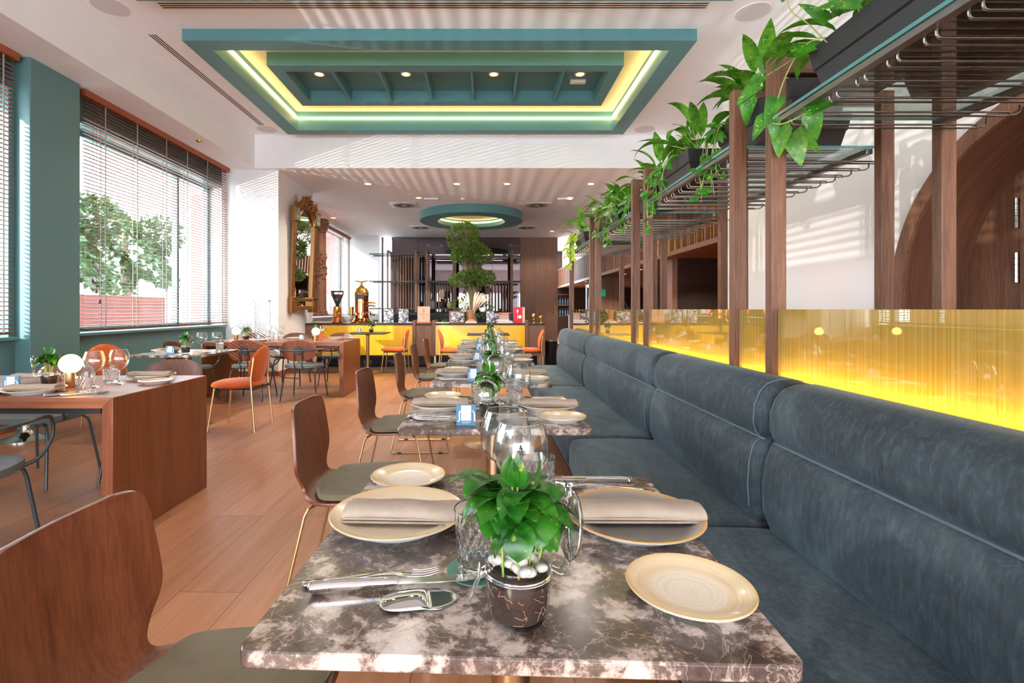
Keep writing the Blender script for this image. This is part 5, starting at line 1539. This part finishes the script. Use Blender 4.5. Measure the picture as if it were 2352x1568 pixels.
MB().lathe([(0.136, 0.655), (0.140, 0.658), (0.140, 0.668), (0.136, 0.672)], 32).build('lid_rim', M['black'], t)
t = thing('milk_jug', 'small polished brass jug behind the coffee grinder', 'jug', (-2.90, 10.82, CZ))
MB().lathe([(0, 0), (0.05, 0), (0.052, 0.01), (0.05, 0.20), (0.056, 0.34), (0.052, 0.34), (0.046, 0.20), (0.046, 0.02), (0, 0.02)], 24).build('body', M['gold'], t)
t = thing('sugar_bowl', 'white footed bowl between the grinder and the espresso machine', 'bowl', (-2.855, 10.42, CZ))
MB().lathe([(0, 0), (0.055, 0), (0.055, 0.01), (0.03, 0.02), (0.06, 0.05), (0.11, 0.11), (0.125, 0.15), (0.118, 0.15), (0.10, 0.11), (0.05, 0.06), (0, 0.05)], 32).build('bowl', M['porcelain'], t)
# photo frames
def photomat(name, seed):
    n = NT(name); f = n.noise(n.coord(), 16 + seed, 4, 0.6, 1.0)
    n.set(Base_Color=n.ramp(f, [(0.40, (30, 30, 38)), (0.46, (110, 108, 120)), (0.54, (214, 212, 220)), (0.7, (240, 240, 244))]), Roughness=0.4); return n.m
M['photo_a'] = photomat('monochrome_photograph', 0); M['photo_b'] = photomat('monochrome_print', 5)
M['frame_wood'] = wood('light_wood_frame', (150, 90, 56), (186, 122, 84), 'x', 1.0, 0.5)
def photo(x, y, w, h, label, fm='frame_wood', fw=0.022, pm='photo_a', z=CZ, rz=0.0):
    t = thing('picture_frame', label, 'picture frame', (x, y, z), rz, 'framed photographs on the counter')
    m = MB(); m.box(-w/2, w/2, 0, 0.02, 0, fw); m.box(-w/2, w/2, 0, 0.02, h-fw, h); m.box(-w/2, -w/2+fw, 0, 0.02, fw, h-fw); m.box(w/2-fw, w/2, 0, 0.02, fw, h-fw)
    m.build('frame', M[fm], t)
    MB().box(-w/2+fw, w/2-fw, 0.008, 0.014, fw, h-fw).build('photograph', M[pm], t)
    MB().obox((0, 0.05, h*0.35), (0.04, 0.006, h*0.75), Matrix.Rotation(radians(-14), 3, 'X')).build('stand', M[fm], t)
    return t
photo(-2.03, 10.48, 0.22, 0.30, 'thin black framed black-and-white photograph right of the espresso machine', 'black', 0.006, 'photo_a')
photo(-1.72, 10.50, 0.22, 0.30, 'thin black framed black-and-white photograph, second right of the espresso machine', 'black', 0.006, 'photo_b')
photo(-0.60, 10.48, 0.32, 0.25, 'wooden framed black-and-white photograph left of the pampas vase', 'frame_wood', 0.024, 'photo_a')
photo(0.10, 10.46, 0.18, 0.26, 'slim black framed photograph right of the pampas vase, front one', 'black', 0.006, 'photo_b')
photo(0.16, 10.56, 0.26, 0.21, 'small framed photograph right of the pampas vase, the one behind', 'frame_wood', 0.015, 'photo_a')
M['pink_card'] = paint('pink_board', (236, 186, 160), 0.6); M['peach'] = paint('peach_stand', (226, 140, 100), 0.6); M['red'] = paint('red_board', (216, 20, 48), 0.4); M['mauve'] = paint('mauve_print', (196, 150, 140), 0.6)
def text(body, size, loc, mat, parent, name='lettering'):
    cu = bpy.data.curves.new(name, 'FONT'); cu.body = body; cu.size = size; cu.align_x = 'CENTER'; cu.extrude = 0.0008; cu.space_character = 1.5
    tmp = bpy.data.objects.new(name, cu); COL.objects.link(tmp); me = bpy.data.meshes.new_from_object(tmp.evaluated_get(bpy.context.evaluated_depsgraph_get()))
    bpy.data.objects.remove(tmp); o = bpy.data.objects.new(name, me); COL.objects.link(o); me.materials.clear(); me.materials.append(mat); o.location = loc; o.rotation_euler = (radians(90), 0, 0); o.parent = parent
    return o
t = thing('menu_board', 'pink menu board with a spoon drawing and brown lettering on the counter', 'menu board', (-1.285, 10.40, CZ))
MB().box(-0.14, 0.14, -0.04, 0.16, 0, 0.03).build('stand', M['peach'], t, bev=0.003)
MB().box(-0.13, 0.13, 0.02, 0.035, 0.03, 0.345).build('board', M['pink_card'], t, bev=0.002)
m = MB(); m.ball((0, 0.019, 0.255), (0.022, 0.002, 0.038), 16, 10); m.tube([(0, 0.019, 0.22), (0, 0.019, 0.075)], [0.004, 0.007], 6); m.build('spoon_emblem', M['mauve'], t)
text('RAXLEY', 0.032, (0.004, 0.0185, 0.175), flat('brown_ink', (110, 60, 50), 0.6), t)
t = thing('red_menu_board', 'bright red menu box with a white spoon and round white clock print on the counter', 'menu board', (0.70, 10.42, CZ))
MB().box(-0.12, 0.07, 0, 0.03, 0, 0.335).build('front', M['red'], t, bev=0.002)
MB().box(0.0705, 0.12, 0.002, 0.16, 0, 0.33).build('side', M['cream'], t, bev=0.002)
m = MB(); m.ball((-0.032, -0.0005, 0.25), (0.017, 0.002, 0.036), 16, 10); m.tube([(-0.032, -0.001, 0.215), (-0.032, -0.001, 0.08)], [0.003, 0.006], 6); m.cyl((0.018, -0.003, 0.13), (0.018, 0.001, 0.13), 0.036, n=28); m.build('white_print', M['card_white'], t)
t = tag(MB().box(-0.055, 0.05, 0, 0.02, 0, 0.21).build('black_tablet', M['black'], None, bev=0.012), 'black tablet leaning behind the red menu box', 'tablet'); t.location = (0.545, 10.50, CZ)
M['paper'] = flat('book_white', (232, 222, 218), 0.6); M['paper_pink'] = flat('book_pink', (206, 172, 168), 0.6); M['paper_blue'] = flat('book_blue', (90, 110, 160), 0.6)
def book(x, y, w, d, z, h, mat, label, rz=0.0):
    t = thing('book', label, 'book', (x, y, z), rz, 'books on the counter')
    m = MB(); m.box(-w/2, w/2, -d/2, d/2, 0, 0.004); m.box(-w/2, w/2, -d/2, d/2, h-0.004, h); m.box(-w/2, -w/2+0.004, -d/2, d/2, 0, h); m.build('cover', mat, t)
    MB().box(-w/2+0.004, w/2-0.004, -d/2+0.004, d/2-0.004, 0.004, h-0.004).build('pages', M['paper'], t)
book(-1.55+0.0, 10.50, 0.22, 0.18, CZ, 0.03, M['paper_blue'], 'blue edged book lying left of the raised walnut fin')
book(-0.90, 10.44, 0.30, 0.2, CZ, 0.018, M['paper'], 'flat white book under the small plant right of the walnut fin')
book(-0.30, 10.42, 0.24, 0.2, CZ, 0.024, M['paper'], 'pale book lying under the pampas vase, lower one')
book(-0.30, 10.42, 0.20, 0.18, CZ+0.0242, 0.022, M['paper_pink'], 'pink book lying under the pampas vase, upper one')
book(0.40, 10.42, 0.34, 0.22, CZ, 0.022, M['paper'], 'white book at the bottom of the pile left of the red menu box')
book(0.41, 10.42, 0.30, 0.2, CZ+0.0222, 0.026, M['paper_pink'], 'pinkish book in the middle of the pile left of the red menu box')
book(0.36, 10.42, 0.28, 0.2, CZ+0.0484, 0.022, M['paper'], 'white book on top of the pile left of the red menu box')
t = thing('gift_box', 'pale pink lidded box behind the book pile on the counter', 'box', (0.42, 10.66, CZ))
MB().box(-0.13, 0.12, 0, 0.12, 0, 0.19).build('body', M['paper_pink'], t, bev=0.003); MB().box(-0.14, 0.13, -0.01, 0.13, 0.19, 0.215).build('lid', M['peach'], t, bev=0.003)
def mk_small_plant():
    t = thing('small_plant', '', 'potted plant'); rr = random.Random(3)
    MB().lathe([(0, 0), (0.035, 0), (0.045, 0.03), (0.044, 0.055), (0.038, 0.055), (0.038, 0.04), (0, 0.04)], 20).build('glass_pot', M['glass'], t)
    m = MB()
    for k in range(36):
        a = rr.uniform(0, 6.28); d = Vector((cos(a), sin(a), rr.uniform(-0.2, 1.2))); leaf(m, (0.01*cos(a), 0.01*sin(a), 0.04), d, (0, 0, 1), rr.uniform(0.05, 0.09), 0.035, 0.5, 0.2)
    m.build('foliage', M['leaf_jar'], t, ang=80); return t
put_sp = placer(mk_small_plant)
put_sp((-0.86, 10.44, CZ+0.0185), 0, 'small round green plant on the white book at the middle of the counter', 'small counter plants')
put_sp((-2.30, 10.46, CZ), 1, 'small green plant just right of the espresso machine', 'small counter plants')
# pampas vase
t = thing('pampas_vase', 'terracotta vase of cream pampas plumes on two books on the counter', 'vase', (-0.30, 10.42, CZ+0.0465))
M['terracotta'] = paint('terracotta', (190, 124, 94), 0.7); M['pampas'] = fabric('pampas_plume', (222, 190, 158), (244, 222, 198), 0.3, 300)
MB().lathe([(0, 0), (0.075, 0), (0.078, 0.01), (0.06, 0.025), (0.045, 0.04), (0.058, 0.06), (0.058, 0.225), (0.052, 0.225), (0.052, 0.07), (0, 0.06)], 28).build('vase', M['terracotta'], t)
rr = random.Random(9)
for k, (dx, h, out) in enumerate(((-0.27, 0.50, 0.1), (-0.08, 0.60, 0.0), (0.10, 0.60, 0), (0.16, 0.60, 0), (0.21, 0.58, 0), (0.25, 0.57, 0), (0.30, 0.54, 0), (0.36, 0.48, 0), (0.13, 0.52, 0), (0.20, 0.50, 0))):
    P = smooth_path([(dx*0.05, 0, 0.08), (dx*0.35, 0.01*(k % 3), 0.25), (dx*0.75, 0.015*(k % 3), h*0.82), (dx*1.05, 0.02*(k % 3), h)], 5)
    r = [0.003]*6 + [0.006, 0.012, 0.017, 0.020, 0.021, 0.020, 0.018, 0.015, 0.010, 0.004]
    MB().tube(P, r[:len(P)], 7).build('plume', M['pampas'], t)
# golden figures, abstract
def mk_fig():
    t = thing('golden_figurine', '', 'figurine')
    MB().lathe([(0, 0), (0.04, 0), (0.04, 0.012), (0.015, 0.02), (0.025, 0.05), (0.012, 0.075), (0, 0.08)], 16).build('body', M['gold'], t)
    MB().ball((0, 0, 0.115), (0.040, 0.036, 0.040), 16, 10).build('round_head', M['gold'], t); return t
put_fig = placer(mk_fig)
put_fig((1.005, 10.42, CZ), 0, 'round-headed golden figurine on the counter end, left of two', 'golden figurines', (1, 1, 1.3))
put_fig((1.155, 10.42, CZ), 0, 'round-headed golden figurine on the counter end, right of two', 'golden figurines', (1.05, 1.05, 1.05))
t = thing('tray', 'long pale tray on the counter by the pilaster', 'tray', (-3.48, 10.80, CZ)); MB().box(-0.2, 0.25, -0.1, 0.1, 0, 0.02).build('tray', M['paper'], t, bev=0.004)

# ================================================================== MIRROR AND CARVED COLUMN
def gm(): return Matrix.Rotation(0, 4, 'Z')
t = thing('pier_mirror', 'tall antique gilt pier mirror with a carved crest on the pilaster side', 'mirror', (-3.62, 9.86, 1.13), 0)
# local: y along the wall, z up, x out of the wall
HW = 0.38
for s in (-1, 1):
    m = MB(); m.box(-0.025, 0.03, s*HW-0.055, s*HW+0.055, 0.28, 1.78)
    for k in range(40): m.ball((0.030, s*HW, 0.30+k*0.037), (0.010, 0.022, 0.017), 6, 5)
    m.build('side_stile', M['gilt'], t)
    m = MB(); m.box(-0.04, 0.07, s*HW-0.09, s*HW+0.09, 0.0, 0.30); m.box(-0.04, 0.085, s*HW-0.1, s*HW+0.1, 0.27, 0.30); m.box(0.07, 0.08, s*HW-0.05, s*HW+0.05, 0.05, 0.24)
    m.build('foot_block', M['gilt'], t, bev=0.006)
    b = MB().box(-0.04, 0.07, s*HW-0.09, s*HW+0.09, 1.74, 2.02).build('corner_block', M['gilt'], t, bev=0.006)
    MB().box(0.07, 0.075, s*HW-0.06, s*HW+0.06, 1.78, 1.98).build('painted_panel', M['frame_teal'], b)
    MB().ball((0.076, s*HW, 1.88), (0.008, 0.02, 0.03), 10, 6).build('rosette', M['gilt'], b)
    MB().lathe([(0, 0.22), (0.012, 0.19), (0.03, 0.14), (0.018, 0.10), (0.035, 0.07), (0.02, 0.03), (0.04, 0.0)], 12, (0.01, s*HW, 2.02)).build('finial', M['gilt'], t)
m = MB(); m.box(-0.03, 0.05, -HW, HW, 0.06, 0.13); m.box(-0.03, 0.045, -HW, HW, 0.22, 0.28); m.build('lower_rail', M['gilt'], t, bev=0.006)
arcp = [(0.02, -0.30*cos(pi*i/20), 1.74+0.27*sin(pi*i/20)) for i in range(21)]
MB().tube(arcp, 0.035, 8).build('arched_rail', M['gilt'], t)
MB().box(-0.02, -0.012, -HW, HW, 0.13, 1.98).build('looking_glass', M['mirror'], t)
m = MB(); rr = random.Random(12)
for k in range(150):
    q = rr.random(); y = (q-0.5)*0.72; top = 2.05+0.34*(1-abs(2*q-1))**1.3; z = rr.uniform(1.98+0.05*(1-abs(2*q-1)), top)
    m.ball((0.02+rr.uniform(-0.02, 0.04), y, z), (0.02, rr.uniform(0.018, 0.045), rr.uniform(0.018, 0.045)), 6, 5, Matrix.Rotation(rr.uniform(0, 3), 3, 'X'))
m.build('carved_crest', M['gilt'], t)
t.rotation_euler = (0, radians(2.5), radians(-10))
t = thing('carved_column', 'carved wooden half column with capital and foliage beside the gilt mirror', 'column', (-3.60, 10.92, 1.05))
m = MB(); m.lathe([(0.13, 0.10), (0.12, 0.14), (0.11, 1.80)], 28, rfun=lambda a, k, z: 0.008*cos(14*a)); m.build('fluted_shaft', M['carved'], t, ang=80)
MB().lathe([(0, 0), (0.17, 0), (0.17, 0.05), (0.145, 0.07), (0.15, 0.10), (0.13, 0.12)], 24).build('base', M['carved'], t)
m = MB(); m.lathe([(0.11, 1.80), (0.13, 1.82), (0.115, 1.85), (0.14, 2.02), (0.17, 2.06), (0.17, 2.10), (0, 2.10)], 24)
for k in range(14):
    a = 2*pi*k/14; m.ball((0.135*cos(a), 0.135*sin(a), 1.92), (0.022, 0.022, 0.07), 8, 6); m.ball((0.155*cos(a), 0.155*sin(a), 2.02), (0.03, 0.03, 0.03), 8, 6)
m.build('capital', M['carved'], t)
m = MB()
for k in range(90):
    a = rr.uniform(0, 6.28); z = rr.uniform(0.62, 1.35); m.ball((0.115*cos(a), 0.115*sin(a), z), (rr.uniform(0.02, 0.045),)*3, 6, 5)
m.build('carved_foliage', M['carved'], t)

# ================================================================== BACK OF THE ROOM
def slat_screen(x0, x1, z0, z1, y, n, label):
    t = thing('slat_screen', label, 'wooden screen', (0, 0, 0), 0, 'vertical slat screens')
    m = MB()
    for k in range(n):
        x = x0+(x1-x0)*k/(n-1); m.box(x-0.022, x+0.022, y, y+0.07, z0, z1)
    m.build('slats', M['walnut'], t)
    m = MB(); m.box(x0-0.04, x1+0.04, y+0.02, y+0.05, z1-0.03, z1); m.box(x0-0.04, x1+0.04, y+0.02, y+0.05, z0, z0+0.03); m.build('rails', M['walnut_x'], t)
    for x in (x0, x1): MB().box(x-0.025, x+0.025, y-0.005, y+0.075, 0, z0).build('support_post', M['walnut'], t)
slat_screen(-3.05, -2.32, 1.05, 3.02, 16.9, 9, 'tall vertical slat screen on the left before the back mirror')
slat_screen(-1.95, -1.10, 1.05, 2.12, 16.9, 10, 'lower vertical slat screen left of the tree')
slat_screen(0.02, 0.78, 1.05, 2.12, 16.9, 8, 'lower vertical slat screen right of the tree')
def shelf_frame(x, label):
    t = thing('shelf_frame', label, 'shelving frame', (0, 0, 0), 0, 'walnut shelving frames')
    for y in (16.1, 16.75): MB().box(x-0.03, x+0.03, y, y+0.06, 0, 3.10).build('post', M['walnut'], t)
    MB().box(x-0.03, x+0.03, 16.16, 16.75, 3.04, 3.10).build('crossbeam', M['walnut'], t)
for x, nm in ((-3.15, 'leftmost'), (-2.24, 'second from the left'), (-1.90, 'third from the left'), (-1.02, 'fourth, left of the tree'), (0.86, 'right of the tree')): shelf_frame(x, f'walnut shelving frame before the back mirror, {nm}')
def long_shelf(x0, x1, z, label):
    t = thing('glass_shelf_unit', label, 'shelf', (0, 0, 0), 0, 'long shelves before the back mirror')
    MB().box(x0, x1, 16.17, 16.74, z, z+0.012).build('shelf_board', M['shelf_glass'], t)
    m = MB(); m.box(x0, x1, 16.15, 16.175, z-0.02, z+0.015); m.box(x0, x1, 16.735, 16.76, z-0.02, z+0.015); m.build('rails', M['grey_metal'], t)
for z, nm in ((2.98, 'top'), (2.10, 'middle'), (1.22, 'lowest')):
    long_shelf(-3.75, -1.0, z, f'{nm} long glass shelf on the walnut frames left of the tree')
for z, nm in ((2.98, 'top'), (2.10, 'middle')): long_shelf(0.3, 1.18, z, f'{nm} short glass shelf on the walnut frame right of the tree')
def pot(x, prof, mat, label, z=1.2325):
    t = thing('pot', label, 'pot', (x, 16.4, z), 0, 'pottery on the lowest shelf'); MB().lathe(prof, 24).build('body', mat, t); return t
M['pot_grey'] = paint('grey_clay', (112, 108, 112), 0.7); M['pot_dark'] = paint('dark_clay', (52, 48, 48), 0.6); M['pot_yellow'] = paint('ochre_clay', (206, 184, 110), 0.6)
pot(-1.72, [(0, 0), (0.10, 0), (0.11, 0.05), (0.11, 0.16), (0.08, 0.21), (0.085, 0.25), (0, 0.25)], M['pot_grey'], 'squat grey and white clay jar on the lowest shelf')
p = pot(-1.42, [(0, 0), (0.07, 0), (0.10, 0.08), (0.09, 0.16), (0.05, 0.24), (0.07, 0.30), (0, 0.29)], M['pot_dark'], 'dark clay pitcher holding dried flowers on the lowest shelf')
m = MB()
for k in range(26): m.ball((rr.uniform(-.07, .05), rr.uniform(-.05, .05), rr.uniform(0.36, 0.58)), (0.035, 0.03, 0.05), 6, 5)
m.build('dried_flowers', M['pampas'], p)
m = MB()
for k in range(6): m.tube([(0, 0, 0.25), (rr.uniform(-.05, .04), rr.uniform(-.03, .03), 0.45)], 0.004, 5)
m.build('stalks', M['pampas'], p)
pot(-1.16, [(0, 0), (0.06, 0), (0.10, 0.08), (0.09, 0.15), (0.04, 0.19), (0.045, 0.21), (0, 0.21)], M['pot_yellow'], 'round ochre clay pot on the lowest shelf')
t = thing('leather_sofa', 'long low black leather sofa behind the counter', 'sofa', (0, 0, 0))
MB().box(-2.7, 1.0, 13.9, 14.6, 0.1, 0.46).build('seat', M['leather'], t, bev=0.04); MB().box(-2.7, 1.0, 14.5, 14.75, 0.1, 1.10).build('backrest', M['leather'], t, bev=0.05)
for k in range(6): MB().box(-2.6+k*0.7, -2.54+k*0.7, 14.0, 14.06, 0.0, 0.12).build('leg', M['black_metal'], t)
t = thing('tub_chair', 'black leather tub chair behind the counter, right of the photographs', 'armchair', (-1.75, 12.4, 0), 0)
pts = []
MB().lathe([(0.25, 0.10), (0.33, 0.35), (0.34, 0.95), (0.36, 1.06), (0.32, 1.06), (0.29, 0.95), (0.28, 0.42), (0, 0.42)], 32).build('tub_shell', M['leather'], t, ang=60)
for k in range(4): MB().cyl((0.2*cos(k*pi/2+0.7), 0.2*sin(k*pi/2+0.7), 0), (0.18*cos(k*pi/2+0.7), 0.18*sin(k*pi/2+0.7), 0.14), 0.02).build('leg', M['black_metal'], t)
t = thing('door_handle_bar', 'vertical brass pull handle on the brown back panelling', 'handle', (2.42, YE-0.03, 0))
MB().box(-0.015, 0.015, -0.02, 0.0, 0.98, 1.36).build('bar', M['gold'], t, bev=0.004); MB().box(-0.01, 0.01, 0.0, 0.03, 1.02, 1.06).build('standoff', M['gold'], t); MB().box(-0.01, 0.01, 0.0, 0.03, 1.28, 1.32).build('standoff', M['gold'], t)
# thin cable hanging on the pilaster
tag(MB().tube(smooth_path([(-3.87, 8.955, 1.36), (-3.87, 8.95, 0.6), (-3.865, 8.95, 0.30), (-3.75, 8.90, 0.10), (-3.55, 8.75, 0.012), (-3.2, 8.6, 0.008)], 5), 0.006, 6).build('cable', M['black']), 'thin dark cable running down the white pilaster beside the grille', 'cable')

# ================================================================== BAR SIDE
t = thing('exit_sign', 'green emergency exit sign with running figure and arrow on the wooden bar wall', 'sign', (3.17, 13.985, 1.55))
M['exit_green'] = emit('exit_green', (0, 130, 84), 0.5, (0, 120, 76))
MB().box(-0.02, 0.18, -0.02, 0, 0, 0.20).build('board', M['exit_green'], t, bev=0.003)
m = MB(); m.ball((0.045, -0.022, 0.145), (0.014, 0.002, 0.014), 10, 6); m.tube([(0.045, -0.022, 0.125), (0.05, -0.022, 0.085)], 0.010, 6); m.tube([(0.05, -0.022, 0.085), (0.072, -0.022, 0.06), (0.068, -0.022, 0.035)], 0.006, 6); m.tube([(0.05, -0.022, 0.085), (0.03, -0.022, 0.05), (0.01, -0.022, 0.05)], 0.006, 6); m.tube([(0.045, -0.022, 0.118), (0.075, -0.022, 0.105)], 0.005, 6); m.tube([(0.045, -0.022, 0.118), (0.02, -0.022, 0.095)], 0.005, 6)
m.build('running_figure', M['card_white'], t)
m = MB(); m.tube([(0.10, -0.022, 0.09), (0.16, -0.022, 0.09)], 0.006, 6); m.tube([(0.14, -0.022, 0.112), (0.162, -0.022, 0.09), (0.14, -0.022, 0.068)], 0.006, 6); m.build('arrow', M['card_white'], t)
t = thing('bar_counter', 'walnut bar counter behind the amber panels', 'counter', (0, 0, 0))
MB().box(3.25, 3.95, 9.65, 13.9, 0, 1.04).build('body', M['walnut'], t); MB().box(3.20, 4.0, 9.62, 13.95, 1.04, 1.08).build('counter_top', M['dark_wood'], t, bev=0.004)
t = thing('till_screen', 'tilted black till screen on the bar counter', 'screen', (3.42, 12.4, 1.08))
MB().obox((0, 0, 0.24), (0.03, 0.36, 0.30), Matrix.Rotation(radians(-38), 3, 'Y')).build('screen', M['black'], t, bev=0.005); MB().box(-0.08, 0.10, -0.10, 0.10, 0, 0.02).build('foot', M['steel'], t); MB().cyl((0.03, 0, 0.02), (0.01, 0, 0.22), 0.025).build('stem', M['steel'], t)
t = thing('beer_tap', 'polished steel beer tap tower at the far bar', 'tap', (3.30, 16.0, 1.0305))
MB().cyl((0, 0, 0), (0, 0, 0.95), 0.09, n=24).build('tower', M['chrome'], t); MB().cyl((-0.05, -0.12, 0.1), (-0.05, -0.12, 0.85), 0.025).build('pipe', M['black'], t); MB().cyl((0.06, -0.12, 0.1), (0.06, -0.12, 0.85), 0.025).build('pipe', M['black'], t)
t = thing('back_bar', 'far walnut bar with dark shelves at the end of the room', 'counter', (0, 0, 0))
MB().box(2.75, 3.9, 15.3, 16.6, 0, 1.0).build('body', M['walnut'], t); MB().box(2.7, 3.95, 15.25, 16.65, 1.0, 1.03).build('counter_top', M['dark_wood'], t)
t = thing('bottle_shelf', 'dark bottle shelf at the far end of the bar side', 'shelf', (0, 0, 0))
MB().box(2.6, 3.6, 20.9, 21.4, 0, 0.9).build('cabinet', M['dark_wood'], t)
for z in (0.9, 1.35, 1.8): MB().box(2.6, 3.6, 21.0, 21.4, z, z+0.03).build('shelf_board', M['walnut_x'], t)
MB().box(2.6, 2.63, 21.0, 21.4, 0.9, 2.1).build('side', M['dark_wood'], t); MB().box(3.57, 3.6, 21.0, 21.4, 0.9, 2.1).build('side', M['dark_wood'], t)
def mk_bottle():
    return tag(MB().lathe([(0, 0), (0.036, 0), (0.038, 0.01), (0.038, 0.19), (0.014, 0.24), (0.014, 0.31), (0, 0.31)], 14).build('bottle', M['bottle']), '', 'bottle')
M['bottle'] = flat('dark_bottle_glass', (90, 110, 116), 0.08)
put_bot = placer(mk_bottle)
for j, z in enumerate((0.931, 1.381)):
    for k in range(8): put_bot((2.72+k*0.11, 21.15, z), 0, f'dark bottle on the {"lower" if j == 0 else "upper"} shelf at the far end of the bar side', f'bottles on the {"lower" if j == 0 else "upper"} far shelf')
for y, x in ((8.0, 3.9), (11.5, 3.55), (10.6, 4.4), (13.0, 3.6), (16.5, 3.3)):
    put_spot((x, y, 2.11), 0, f'amber downlight in the low bar ceiling, {"nearest the white wall" if y == 8.0 else "over the bar counter, near" if y == 10.6 else "over the bar counter, middle" if y == 11.5 else "over the bar counter, far end" if y == 13.0 else "over the far bar"}', 'bar downlights', (1.3, 1.3, 1))
